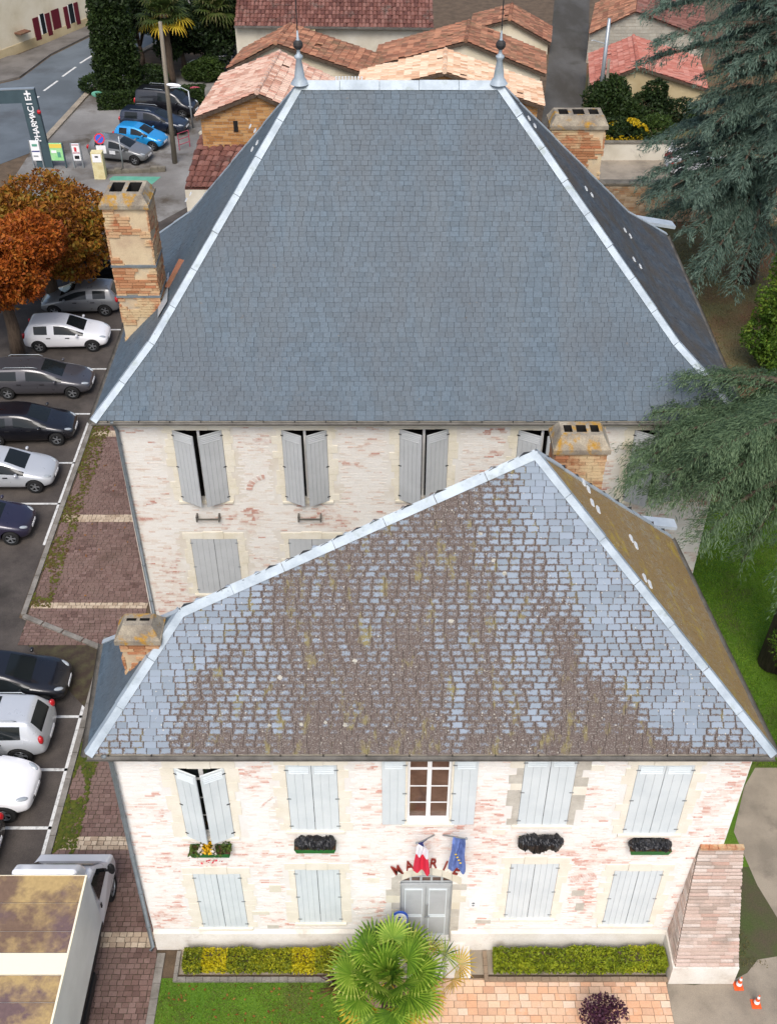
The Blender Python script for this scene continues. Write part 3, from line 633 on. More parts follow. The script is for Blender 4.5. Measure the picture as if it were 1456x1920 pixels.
for i, h in enumerate(RW):
    w = (h[1]-h[0])/2; shutter(rear, 'shutter_grey', h[0], h[2], h[3], DWR-.02, w, 1, R(27), True, 5); shutter(rear, 'shutter_grey', h[1], h[2], h[3], DWR-.02, w, -1, R(27), True, 5)
    b = MB(); b.box((h[0]+h[1])/2-.04, (h[0]+h[1])/2+.04, DWR+.12, DWR+.18, h[2], h[3]); b.build('window_frame', 'window_white', rear)
for h in RG:
    w = (h[1]-h[0])/2; shutter(rear, 'shutter_grey', h[0], h[2], h[3], DWR-.012, w, 1, 0, False, 4); shutter(rear, 'shutter_grey', h[1], h[2], h[3], DWR-.012, w, -1, 0, False, 4)
for px in (391, 581):
    c = PY(px, 967, DWR); b = MB(); b.box(c.x-.36, c.x+.36, DWR-.2, DWR-.17, c.z-.03, c.z+.03)
    for s in (-.36, .36): b.box(c.x+s-.025, c.x+s+.025, DWR-.22, DWR, c.z-.1, c.z+.12)
    b.build('window_box_bracket', 'gutter', rear)
b = MB(); c = PY(490, 893, DWR)
for i in range(6):
    a = R(95+i*16); b.box(-.045, .045, -.02, 0, .42, .62, 0, .9, Matrix.Translation((c.x+.1, DWR-.004, c.z-.55)) @ Matrix.Rotation(a-R(90), 4, 'Y').inverted())
b.build('brick_arch', 'brick_old', rear)
downpipe(rear, (PY(218, 800, DWR-.09).x, DWR-.09, ZE-.15), (PY(292, 1170, DWR-.09).x, DWR-.09, .02), 1)
gutter(rear, FL+Vector((0, 0, -.02)), FR+Vector((0, 0, -.02)), Vector((0, -1, 0))); gutter(rear, FL+Vector((0, 0, -.02)), BL+Vector((0, 0, -.02)), Vector((-1, 0, 0))); gutter(rear, FR+Vector((0, 0, -.02)), BR+Vector((0, 0, -.02)), Vector((1, 0, 0)))
cx0 = PY(235, 640, 30.9).x
chimney(rear, cx0, cx0+1.35, 30.9, 32.1, 8.9, 14.35, 2, True, (10.95, 12.0))
cx1, cx2 = PY(1034, 240, 37.4).x, PY(1136, 240, 37.4).x
chimney(rear, cx1, cx2, 37.4, 38.4, 9.2, 14.3, 3)
# zinc saddle and board by the left chimney
b = MB(); p, q = PP(315, 545, FL, nl), PP(303, 590, FL, nl); b.beam(p+Vector((0, 0, .1)), PP(342, 492, kFL, nlu)+Vector((0, 0, .1)), .22, .06); b.build('saddle_board', 'tile_rust', rear)
b = MB(); b.face([PP(x, y, kFL, nlu)+Vector((0, 0, .09)) for x, y in ((296, 600), (314, 570), (318, 515), (300, 520))]); b.build('chimney_flashing', 'zinc', rear)
b = MB(); e = BR+Vector((.1, -.1, .05)); b.beam(e+Vector((-1.3, .35, .45)), e+Vector((.25, .55, .1)), .5, .12); b.build('corner_flashing', 'zinc', rear)

# ------------------------------------------------------------------ the front house: lichen roof, white front with the shuttered windows
DF, DWF = 14.8, 15.09
ZF = PY(728, 1415, DF).z
fFL, fFR = PY(163, 1418, DF), PY(1452, 1418, DF); fFL.z = fFR.z = ZF
fRB = PZ(1255, 1005, ZF); fLB = PZ(195, 1203, ZF)
pitch = R(51); nF = Vector((0, -math.sin(pitch), math.cos(pitch)))
A_, B_ = PP(338, 1143, fFL, nF), PP(1003, 846, fFL, nF)
front = thing('town_hall', 'town hall in front with brown lichen stained slate roof and MAIRIE over its door', 'building', (0, 17, 0), 'slate roofed town halls')
fp = [[fFL, fFR, B_, A_], [fLB, fFL, A_], [fFR, fRB, B_]]; back = [[fRB, fLB, A_], [fRB, A_, B_]]
deck(front, fp+back)
EDGE_L = [PP(x, y, fFL, nF) for x, y in ((322, 1410), (318, 1330), (345, 1270), (395, 1200), (440, 1130), (560, 1050), (680, 1000), (850, 890), (900, 870))]
EDGE_R = [PP(x, y, fFL, nF) for x, y in ((1330, 1410), (1225, 1390), (1180, 1330), (1100, 1250), (1060, 1150), (1030, 1060), (1000, 980), (965, 890), (940, 870))]
def edge_x(E, z):
    for a, c in zip(E[:-1], E[1:]):
        if z <= c.z: return a.x+(c.x-a.x)*max(0, z-a.z)/max(1e-4, c.z-a.z)
    return E[-1].x
def fpatch(p):
    s = noise.noise((p.x*1.15, p.z*.15, 4.4))*.27 + noise.noise((p.x*3.1, p.z*.4, 9.1))*.15 + .10*noise.noise((p.x*5, p.z*2.2, 2.0))
    d = min(p.x-edge_x(EDGE_L, p.z), edge_x(EDGE_R, p.z)-p.x)+.35*noise.noise((p.x*1.2, p.z*.6, 7.7))
    s += .03 if d > .5 else .03-.55*(1-max(0, (d+.5)))**1.2 if d > -.5 else -.45
    if p.z < ZF+.35: s += .2
    return s
cells = slate_cells(fp[0], .265, .142, .024)
lay_slates(cells, 'lichen_slate', front, 300, fpatch)
lay_slates(slate_cells(fp[1], .265, .15), 'clean_slate', front, 0)
lay_slates(slate_cells(fp[2], .265, .15), 'moss_slate', front, 0, lambda p: .12*noise.noise((p.y*.8, p.z*.8, 1)))
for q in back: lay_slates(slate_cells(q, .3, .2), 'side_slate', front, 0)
n0, n1_, n2_ = [slope_frame(p)[3] for p in fp]; nb2, nb1 = slope_frame(back[1])[3], slope_frame(back[0])[3]
ridge_strip(front, fFL, A_, None, .30, n1=n0, n2=n1_); ridge_strip(front, fFR, B_, None, .27, n1=n0, n2=n2_)
ridge_strip(front, A_, B_, None, .34, 'ridge_flashing', 'zinc_white', 1.2, n0, nb2)
ridge_strip(front, fLB, A_, None, .16, mat='zinc', n1=n1_, n2=nb1); ridge_strip(front, fRB, B_, None, .2, mat='zinc', n1=n2_, n2=nb2)
vents(front, ((1092, 906), (1101, 919), (1108, 944), (1119, 957), (1181, 1011), (1190, 1024), (1206, 1085), (1216, 1097)), fFR, n2_)
b = MB(); e = fRB+Vector((0, 0, .05)); b.beam(e+Vector((-1.0, .3, .25)), e+Vector((.2, .35, .05)), .36, .1); b.build('corner_flashing', 'zinc', front)
for px, py, r_ in ((525, 1269, .075), (665, 1240, .07), (845, 1166, .07), (647, 1360, .055), (610, 1354, .045), (565, 1358, .045), (505, 1360, .04), (738, 1265, .03), (900, 1000, .05), (925, 1050, .05), (945, 1075, .05)):
    c = PP(px, py, fFL, nF)+nF*.024; b = MB(); e, v = Vector((1, 0, 0)), nF.cross(Vector((1, 0, 0)))
    ring = [c+(e*math.cos(k*.449)+v*math.sin(k*.449))*r_*rnd.uniform(.7, 1.2)-nF*.006 for k in range(14)]
    for k in range(14): b.face([ring[k], ring[(k+1) % 14], c+nF*.01])
    b.build('lichen_rosette', 'lichen_white', front)
# walls
fx0, fx1 = PY(207, 1440, DWF).x, PY(1409, 1430, DWF).x
FW = [win_px(325, 420, 1440, 1568, DWF), win_px(534, 631, 1434, 1556, DWF), win_px(765, 848, 1423, 1542, DWF), win_px(985, 1084, 1420, 1546, DWF), win_px(1197, 1303, 1434, 1562, DWF)]
FG = [win_px(361, 450, 1638, 1738, DWF), win_px(552, 636, 1630, 1729, DWF), win_px(958, 1048, 1619, 1721, DWF), win_px(1152, 1243, 1632, 1733, DWF)]
DX0, DX1 = PY(750, 1660, DWF).x, PY(848, 1660, DWF).x; DTOP = PY(800, 1640, DWF).z; ARCH = .32
holes = FW+FG+[[DX0, DX1, .35, DTOP]]
fb0, fb1 = fx0, fx1
cut_wall(front, 'wall', 'limewash_white', fx0, fx1, 0, ZF+.05, DWF, holes)
b = MB(); zt = ZF+.05
pL, pRB = (fx0+.12, fLB.y-.1), (fRB.x-.3, fRB.y-.2)
b.face([(fx0, DWF, 0), (fx0, DWF, zt), (*pL, zt), (*pL, 0)]); b.face([(fx1, DWF, 0), (*pRB, 0), (*pRB, zt), (fx1, DWF, zt)]); b.face([(*pL, 0), (*pL, zt), (*pRB, zt), (*pRB, 0)])
b.build('side_wall', 'limewash_white', front)
b = MB(); b.box(fx0-.35, fx1+.3, DF+.06, DWF-.04, ZF-.12, ZF-.03); b.box(fx0-.02, fx1+.02, DWF-.05, DWF+.1, ZF-.34, ZF-.125); b.build('eave_board', 'stone_white', front)
brickwork(front, 'brick_white', fx0+.02, fx1-.02, .95, ZF-.36, DWF, [(h[0]-.24, h[1]+.24, h[2]-.1, h[3]+.3) for h in holes[:-1]]+[(DX0-.3, DX1+.3, 0, DTOP+.45)], .052, .22, 17, -.1)
for i, h in enumerate(holes[:-1]): quoins(front, 'stone_white', *h, DWF, 70+i, i in (3,))
b = MB()
for i in range(60):
    x = fx0+(fx1-fx0)*i/60; x2 = fx0+(fx1-fx0)*(i+1)/60
    if x2 > DX0-.02 and x < DX1+.02: continue
    f = lambda x: .9+.05*noise.noise((x*.6, 0, 3)); g = lambda x: .10+.03*noise.noise((x, 2, 3))
    b.face([(x, DWF-g(x), 0), (x2, DWF-g(x2), 0), (x2, DWF-.07, f(x2)-.12), (x, DWF-.07, f(x)-.12)]); b.face([(x, DWF-.07, f(x)-.12), (x2, DWF-.07, f(x2)-.12), (x2, DWF-.004, f(x2)), (x, DWF-.004, f(x))])
b.build('plinth', 'plinth', front, smooth=True)
for i, h in enumerate(FW):
    w = (h[1]-h[0])/2
    if i == 2:
        for sgn, hx in ((-1, h[0]-.05), (1, h[1]+.05)): shutter(front, 'shutter_blue', hx, h[2]-.02, h[3]+.02, DWF-.05, w+.05, sgn, 0, True, 3)
    else:
        ang = R(24) if i == 0 else 0
        for sgn, hx in ((1, h[0]), (-1, h[1])): shutter(front, 'shutter_blue', hx, h[2], h[3], DWF-.012, w, sgn, ang, True, 3)
    if i in (0, 2):
        a, c, e, f = h; y = DWF+.1; b = MB(); fw = .055
        for x0, x1 in ((a, a+fw), (c-fw, c), ((a+c)/2-.05, (a+c)/2+.05)): b.box(x0, x1, y, y+.06, e, f)
        for z0, z1 in ((e, e+.08), (f-fw, f), (e+(f-e)*.78, e+(f-e)*.78+.06)): b.box(a+fw+.001, (a+c)/2-.051, y+.003, y+.057, z0, z1); b.box((a+c)/2+.051, c-fw-.001, y+.003, y+.057, z0, z1)
        for q in (.26, .52):
            zz = e+(f-e)*q; b.box(a+fw+.001, (a+c)/2-.051, y+.012, y+.045, zz-.012, zz+.012); b.box((a+c)/2+.051, c-fw-.001, y+.012, y+.045, zz-.012, zz+.012)
        wf = b.build('window_frame', 'window_white', front)
        for s0, s1 in ((a+fw, (a+c)/2-.05), ((a+c)/2+.05, c-fw)):
            for z0, z1 in ((e+.08, e+(f-e)*.26-.012), (e+(f-e)*.26+.012, e+(f-e)*.52-.012), (e+(f-e)*.52+.012, e+(f-e)*.78), (e+(f-e)*.78+.06, f-fw)):
                p = MB(); p.box(s0, s1, y+.025, y+.032, z0, z1); p.build('pane', 'pane_brown' if i == 2 else 'glass', wf)
for h in FG:
    w = (h[1]-h[0])/2
    for sgn, hx in ((1, h[0]), (-1, h[1])): shutter(front, 'shutter_blue', hx, h[2], h[3], DWF-.012, w, sgn, 0, False, 4)
for px, py, w, h, m_ in ((1083, 1674, .32, .26, 'stone_grey'), (1086, 1700, .22, .34, 'stone_grey'), (512, 1737, .3, .16, 'stone_grey'), (487, 1712, .5, .14, 'stone_old'), (905, 1728, .4, .16, 'stone_grey'), (935, 1560, .3, .2, 'stone_white'), (700, 1650, .3, .22, 'stone_white'), (516, 1666, .3, .3, 'stone_old'), (1120, 1440, .3, .2, 'stone_white')):
    c = PY(px, py, DWF); b = MB(); b.box(c.x-w/2, c.x+w/2, DWF-.018, DWF, c.z-h/2, c.z+h/2, 0, None, None, ('+y',)); b.build('wall_stone', m_, front)
b = MB(); c = PY(1092, 1645, DWF)
for i in range(11): b.box(-.02, .02, -.022, 0, -.14, .14, 0, .8+.2*rnd.random(), Matrix.Translation((c.x-.3+i*.058, DWF, c.z-.09+i*.02)) @ Matrix.Rotation(R(-25), 4, 'Y'))
for px, py in ((500, 1502), (492, 1510), (508, 1497)): c2 = PY(px, py, DWF); b.box(-.022, .022, -.02, 0, -.09, .09, 0, .85, Matrix.Translation((c2.x, DWF, c2.z)) @ Matrix.Rotation(R(35), 4, 'Y'))
b.build('brick_infill', 'brick_white', front, 'stuff')
# door with transom and arch
def arch_z(x, rise=ARCH, top=DTOP):
    u = (x-(DX0+DX1)/2)/((DX1-DX0)/2); return top-rise*u*u
b = MB(); n = 12
for i in range(n):                                     # the stones left over the flat hole, under the arch line
    x0, x1 = DX0+(DX1-DX0)*i/n, DX0+(DX1-DX0)*(i+1)/n
    b.face([(x0, DWF-.002, arch_z(x0)), (x1, DWF-.002, arch_z(x1)), (x1, DWF-.002, DTOP+.01), (x0, DWF-.002, DTOP+.01)]); b.face([(x0, DWF-.002, arch_z(x0)), (x0, DWF+.2, arch_z(x0)), (x1, DWF+.2, arch_z(x1)), (x1, DWF-.002, arch_z(x1))])
b.build('door_arch', 'stone_grey', front)
for i in range(7):
    x0, x1 = DX0-.22+(DX1-DX0+.44)*i/7+.005, DX0-.22+(DX1-DX0+.44)*(i+1)/7-.005; q = lambda x: DTOP-ARCH*.85*((x-(DX0+DX1)/2)/((DX1-DX0)/2))**2
    b = MB(); z0, z1 = q(x0), q(x1); V = [(x0, DWF-.03, z0+.03), (x1, DWF-.03, z1+.03), (x1, DWF-.03, z1+.33), (x0, DWF-.03, z0+.33)]; V += [(p[0], DWF, p[2]) for p in V]
    b.quads(V, [(0, 1, 2, 3), (0, 4, 5, 1), (3, 2, 6, 7), (1, 5, 6, 2), (0, 3, 7, 4)]); b.build('arch_stone', 'stone_grey' if i in (0, 3) else 'stone_old', front)
r2 = random.Random(5)
for sgn, x in ((-1, DX0), (1, DX1)):
    z = .35
    while z < DTOP-.45:
        h = r2.uniform(.26, .36); w = r2.choice((.22, .36)); b = MB(); a, c = sorted((x+sgn*.003, x+sgn*w)); b.box(a, c, DWF-.025, DWF, z+.006, z+h-.006, 0, None, None, ('+y',)); b.build('quoin', r2.choice(('stone_grey', 'stone_old', 'stone_grey')), front); z += h
ty = DWF+.14; zT = DTOP-.62
b = MB(); b.box(DX0, DX1, ty, ty+.07, .36, zT, 0); door = b.build('door', 'door_grey', front)
for s in (0, 1):
    a, c = DX0+.09+s*(DX1-DX0-.09)/2, DX0+(DX1-DX0)/2-.045+s*((DX1-DX0)/2-.045)
    k = MB(); k.box(a-.05, c+.05, ty-.03, ty-.001, .4, zT-.1); leaf = k.build('door_leaf', 'door_grey', door)
    for z0, z1 in ((.5, 1.35), (1.48, zT-.25)):
        k = MB(); k.box(a+.06, c-.06, ty-.05, ty-.031, z0, z1); k.build('door_panel', 'door_grey', door)
        k = MB()
        for e0, e1, g0, g1 in ((a+.03, c-.03, z0-.035, z0-.002), (a+.03, c-.03, z1+.002, z1+.035), (a+.03, a+.058, z0, z1), (c-.058, c-.03, z0, z1)): k.box(e0, e1, ty-.062, ty-.031, g0, g1)
        k.build('door_moulding', 'shutter_blue', door)
k = MB(); k.box((DX0+DX1)/2+.03, (DX0+DX1)/2+.055, ty-.09, ty-.06, 1.45, 2.0); k.box((DX0+DX1)/2-.02, (DX0+DX1)/2+.12, ty-.1, ty-.075, 1.4, 1.44); k.build('door_handle', 'steel', door)
b = MB(); nx = 5
for i in range(nx+1): x = DX0+(DX1-DX0)*i/nx; b.box(x-.028, x+.028, ty+.01, ty+.05, zT, arch_z(x)-.002)
for z in (zT+.02, zT+.27): b.box(DX0, DX1, ty+.014, ty+.046, z-.022, z+.022)
b.box(DX0, DX1, ty-.04, ty+.1, zT-.1, zT, 0); b.build('transom', 'door_grey', front)
b = MB(); b.box(DX0, DX1, ty+.055, ty+.06, zT, DTOP); b.build('transom_pane', 'pane_brown', front)
b = MB()
for i, (y0, y1, z0, z1) in enumerate(((14.2, 15.05, 0, .17), (14.55, 15.06, .17, .345))): b.box(DX0-.55+.12*i, DX1+.55-.12*i, y0, y1, z0+.006, z1)
b.build('doorstep', 'plinth', front)
# MAIRIE in an arc of red letters
def text_mesh(ch, size, depth):
    cu = bpy.data.curves.new('t', 'FONT'); cu.body = ch; cu.size = size; cu.extrude = depth; cu.align_x = 'CENTER'; cu.offset = .012*size
    o = bpy.data.objects.new('t', cu); COL.objects.link(o); dg = bpy.context.evaluated_depsgraph_get(); me = bpy.data.meshes.new_from_object(o.evaluated_get(dg)); bpy.data.objects.remove(o); return me
name_sign = thing('wall_lettering', 'arched dark red letters reading MAIRIE above the grey front door', 'lettering', ((DX0+DX1)/2, DWF, DTOP))
for i, ch in enumerate('MAIRIE'):
    u = (i-2.5)/2.5; me = text_mesh(ch, .56, .012); me.materials.append(MATS['letter_red']); o = link('letter', me, name_sign); o.scale = (.56, 1, 1)
    o.location = (u*.68, -.055, .40-.30*u*u); o.rotation_euler = (R(90), R(20)*u, 0)
downpipe(front, (PY(213, 1445, DWF-.09).x, DWF-.09, ZF-.15), (PY(291, 1792, DWF-.09).x, DWF-.09, .03), 1)
gutter(front, fFL+Vector((0, 0, -.02)), fFR+Vector((0, 0, -.02)), Vector((0, -1, 0))); gutter(front, fFL+Vector((0, 0, -.02)), fLB+Vector((0, 0, -.02)), Vector((-1, 0, 0))); gutter(front, fFR+Vector((0, 0, -.02)), fRB+Vector((0, 0, -.02)), Vector((1, 0, 0)))
# the stump of the left chimney and the tall right one
d0 = 16.2; c0 = PP(236, 1266, fFL, n1_)
chimney(front, c0.x, PY(296, 1200, c0.y).x, c0.y, c0.y+.6, c0.z-.1, c0.z+1.45, 2)
chimney(front, PY(1047, 800, 20.6).x, PY(1146, 800, 20.6).x, 20.6, 21.4, 7.5, 12.95, 3)
# buttress
bt = thing('buttress', 'sloping brick buttress against the right corner of the white front', 'buttress', (7.9, 14.6, 0))
bx0, bx1, bzt = PY(1306, 1600, DWF).x, PY(1376, 1600, DWF).x+.15, 4.75; Y0 = PZ(1300, 1842).y
def bq(t): return bx0-.12*(1-t), bx1+.45*(1-t), Y0+(DWF-.02-Y0)*t**.82
b = MB(); st = 8
for i in range(st):
    t0, t1 = i/st, (i+1)/st; a, c, y = bq(t0); a1, c1, y1 = bq(t1); z0, z1 = .8+(bzt-.8)*t0, .8+(bzt-.8)*t1
    b.face([(a, y-.012, z0), (c, y-.012, z0), (c1, y1-.012, z1), (a1, y1-.012, z1)]); b.face([(a, y-.012, z0), (a1, y1-.012, z1), (a1, DWF, z1), (a, DWF, z0)]); b.face([(c, y-.012, z0), (c, DWF, z0), (c1, DWF, z1), (c1, y1-.012, z1)])
b.build('core', 'buttress_mortar', bt)
a, c, y = bq(0); b = MB(); b.box(a-.06, c+.02, Y0-.05, DWF, 0, .82); b.build('foot', 'plinth', bt); cnt = 0
rows = 34
for i in range(rows):
    t = i/rows; a, c, y = bq(t); a1, c1, y1 = bq((i+1)/rows); z0 = .83+(bzt-.83)*t; z1 = .83+(bzt-.83)*(i+1)/rows; x = a
    while x < c-.05:
        w = min(rnd.uniform(.3, .5), c-x); k = MB(); q = rnd.uniform(0, .03); k.box(x+.003, x+w-.003, y-.022-q*.6, y1+.03, z0+.035, z1-.012, 0); k.build('brick', 'buttress_brick', bt); x += w
    for L0, side in ((a, -1),):
        yy = y+.05
        while yy < DWF-.08:
            w = min(.34, DWF-yy); k = MB(); k.box(L0-.012-rnd.uniform(0, .008), L0+.05, yy+.005, yy+w-.005, z0+.008, z1-.008, 0); k.build('brick', 'buttress_brick', bt); yy += w
k0 = bq(1)
for i in range(5):
    k = MB(); w = (k0[1]-k0[0])/5; k.box(k0[0]+w*i+.005, k0[0]+w*(i+1)-.005, DWF-.12, DWF+.0, bzt+.01, bzt+.1, 0, .95); k.build('cap_brick', 'chimney_brick', bt)

# ------------------------------------------------------------------ on the front wall: boxes, flags
def trough(px, py, label, cover, back=False, green=True):
    c = PY(px, py, DWF-.16); t = thing('window_box', label, 'window box', (c.x, DWF-.16, c.z), 'window boxes under the upper windows'); w = .5
    b = MB(); V = [(-w+.05, -.1, -.11), (w-.05, -.1, -.11), (w-.05, .12, -.11), (-w+.05, .12, -.11), (-w, -.14, .1), (w, -.14, .1), (w, .14, .1), (-w, .14, .1)]
    V = [Vector(v)+ORG[t] for v in V]; b.quads(V, [(0, 3, 2, 1), (0, 1, 5, 4), (1, 2, 6, 5), (2, 3, 7, 6), (3, 0, 4, 7)]); b.build('trough', 'box_green', t)
    b = MB(); b.face([Vector((x*.97, y, .07))+ORG[t] for x, y in ((-w, -.13), (w, -.13), (w, .13), (-w, .13))]); b.build('soil', 'soil', t)
    b = MB()
    for s in (-.35, .35): b.box(t.location.x+s-.02, t.location.x+s+.02, DWF-.16, DWF, t.location.z-.13, t.location.z-.112)
    b.build('bracket', 'iron', t)
    return t, c
def bag(c, label, hang, wid=.52, seed=0):
    n, m_ = 46, 20; V, F = [], []
    for i in range(n+1):
        u = i/n
        for j in range(m_):
            a = 2*math.pi*j/m_; ca, sa = math.cos(a), math.sin(a); q = Vector((u*9+seed, ca*1.3, sa*1.3))
            r = .13+.07*noise.noise(q*.8)+.075*abs(noise.noise(q*2.1))+.03*noise.noise(q*5.3); r *= min(1, 6*u+.3)*min(1, 6*(1-u)+.3)
            V.append((c.x-wid+2*wid*u, c.y+ca*r*1.05, c.z+.08+sa*r*(.8 if sa > 0 else .7)-(hang*(.65+.8*noise.noise((u*3.5, seed, 2))) if sa < -.2 else 0)))
    F = [(i*m_+j, i*m_+(j+1) % m_, (i+1)*m_+(j+1) % m_, (i+1)*m_+j) for i in range(n) for j in range(m_)]
    b = MB(); b.quads(V, F+[tuple(range(m_)), tuple(range(n*m_, n*m_+m_))]); o = b.build('plastic_bag', 'bin_bag', None); return tag(o, label, 'plastic bag', 'black plastic bags over the window boxes')
t, c = trough(395, 1597, 'green window box in bloom with yellow and white flowers, below the ajar shutters', None)
P_ = np.array([(c.x+rnd.uniform(-.5, .5), c.y+rnd.uniform(-.17, .12), c.z+.1+rnd.uniform(-.02, .16)) for _ in range(420)]); u_ = (P_[:, 0]-c.x)/.5
for i, (u, y) in enumerate(zip(u_, P_[:, 1])):
    if abs(u+.75) < .25 or abs(u-.45) < .2: P_[i, 2] -= .1*rnd.random(); P_[i, 1] -= .07*rnd.random()
D, U = rand_frame(420, .5); cards('foliage', 'leaf_mid', P_, D, U, G.uniform(.03, .06, 420), G.uniform(.02, .035, 420), G.uniform(.5, 1, 420), t)
sel = [p+np.array([0, -.03, .06]) for p in P_ if -.55 < (p[0]-c.x)/.5 < .3 and rnd.random() < .8]; D, U = rand_frame(len(sel), 1.5); uu = np.array([(p[0]-c.x)/.5 for p in sel])
cards('petals', 'petals', sel, D, U, .04, .032, np.where((uu > -.3) & (uu < .12), .5, .02), t)
sel = [np.array([c.x+rnd.uniform(-.42, .35), c.y-.19, c.z-.08-rnd.random()*.15]) for _ in range(12)]; D, U = rand_frame(12); cards('petals', 'petals', sel, D, U, .04, .03, np.ones(12), t)
trough(591, 1589, 'green window box under a black bag, between the ajar shutters and the open window', None); bag(PY(591, 1583, DWF-.16), 'crumpled black plastic bag on the window box left of the flags', .02, .5, 3)
trough(1012, 1582, 'window box almost hidden by its hanging black bag, right of the flags', None); bag(PY(1013, 1580, DWF-.2), 'largest black plastic bag, sagging over its window box right of the blue flag', .25, .54, 8)
trough(1217, 1592, 'green window box under a black bag, beside the top of the buttress', None); bag(PY(1217, 1586, DWF-.16), 'crumpled black plastic bag on the window box nearest the buttress', .03, .52, 14)
def flag(px, py, label, cols, sx, length, wide):
    c = PY(px, py, DWF-.05); t = thing('flag', label, 'flag', c, 'flags over the front door'); s = PY(822, 1566, DWF).copy(); e = PY(px-.0*sx, py, DWF-.55)
    b = MB(); b.tube([s+Vector((sx*.1, 0, 0)), e, e+(e-s)*.35], [.02, .018, .014], 8); b.ball(e+(e-s)*.35, .032); b.build('pole', 'steel', t); a0 = s.lerp(e, .72); a1 = e+(e-s)*.3; k = 14; mid_ = a0.lerp(a1, .5)
    for ci, (mat, f0, f1) in enumerate(cols):
        m = MB()
        for i in range(k):
            for j in range(8):
                P = []
                for (ii, jj) in ((i, j), (i+1, j), (i+1, j+1), (i, j+1)):
                    q = f0+(f1-f0)*jj/8; u = ii/k; g = min(1, q*4.5); top = a0.lerp(a1, u); hang = mid_+Vector(((u-.5)*wide+.03*math.sin(q*5+u*3), .06*math.sin(u*11+q*2)-.02*q, 0))
                    p = top.lerp(hang, g*g*(3-2*g)); P.append(p+Vector((0, 0, -length*q+.08*math.sin(u*5)*q)))
                m.face(P)
        m.build('cloth', mat, t, smooth=True)
    return t, a0, a1
flag(792, 1577, 'hanging blue white and red flag covering part of the red letters', (('flag_navy', 0, .12), ('flag_white', .12, .48), ('flag_red', .48, 1)), -1, 1.3, .34)
t, a0, a1 = flag(860, 1571, 'faded blue flag with gold stars hanging right of the letters', (('flag_blue', 0, 1),), 1, 1.35, .36)
b = MB()
for i in range(4): b.ball(a0.lerp(a1, .5)+Vector((.04*i-.06, -.09, -.55-.12*i)), (.03, .01, .03), 6)
b.build('star', 'flag_gold', t)
b = thing('door_sign_board', 'rounded white sign board with blue rim leaning beside the grey door', 'sign', PY(750, 1728, 14.85)); c = ORG[b]
k = MB(); pr = [(-.2, -.6), (.2, -.6), (.2, .2)]+[(.2*math.cos(a), .2+.25*math.sin(a)) for a in np.linspace(.2, math.pi-.2, 9)]+[(-.2, .2)]
def plate(b, pr, y0, y1, s, c, mi=0):
    F_ = [(c.x+p[0]*s, c.y+y0, c.z+p[1]*s) for p in pr]; B2 = [(c.x+p[0]*s, c.y+y1, c.z+p[1]*s) for p in pr]; b.face(F_, mi); b.face(B2[::-1], mi)
    for i in range(len(pr)): j = (i+1) % len(pr); b.face([F_[i], B2[i], B2[j], F_[j]], mi)
plate(k, pr, 0, .03, 1.0, c); k.build('rim', 'sign_blue', b); k = MB(); plate(k, pr, -.012, -.001, .84, c); k.build('face', 'sign_white', b)
k = MB()
for i, (dx, dz) in enumerate(((-.05, .2), (.02, .23), (-.02, .12))): k.box(c.x+dx-.06, c.x+dx+.06, c.y-.02, c.y-.013, c.z+dz-.015, c.z+dz+.015)
k.build('print', 'flag_navy', b)
k = thing('door_plate', 'small white notice plate on the wall right of the door', 'plate', PY(889, 1696, DWF-.03)); c = ORG[k]
b = MB(); b.box(c.x-.14, c.x+.14, DWF-.03, DWF-.015, c.z-.16, c.z+.16); b.build('plate', 'sign_white', k)
b = MB(); b.ball((c.x-.03, DWF-.035, c.z+.05), (.04, .008, .04), 8); b.ball((c.x-.03, DWF-.035, c.z-.06), (.035, .008, .03), 8); b.build('emblem', 'grey_pipe', k)

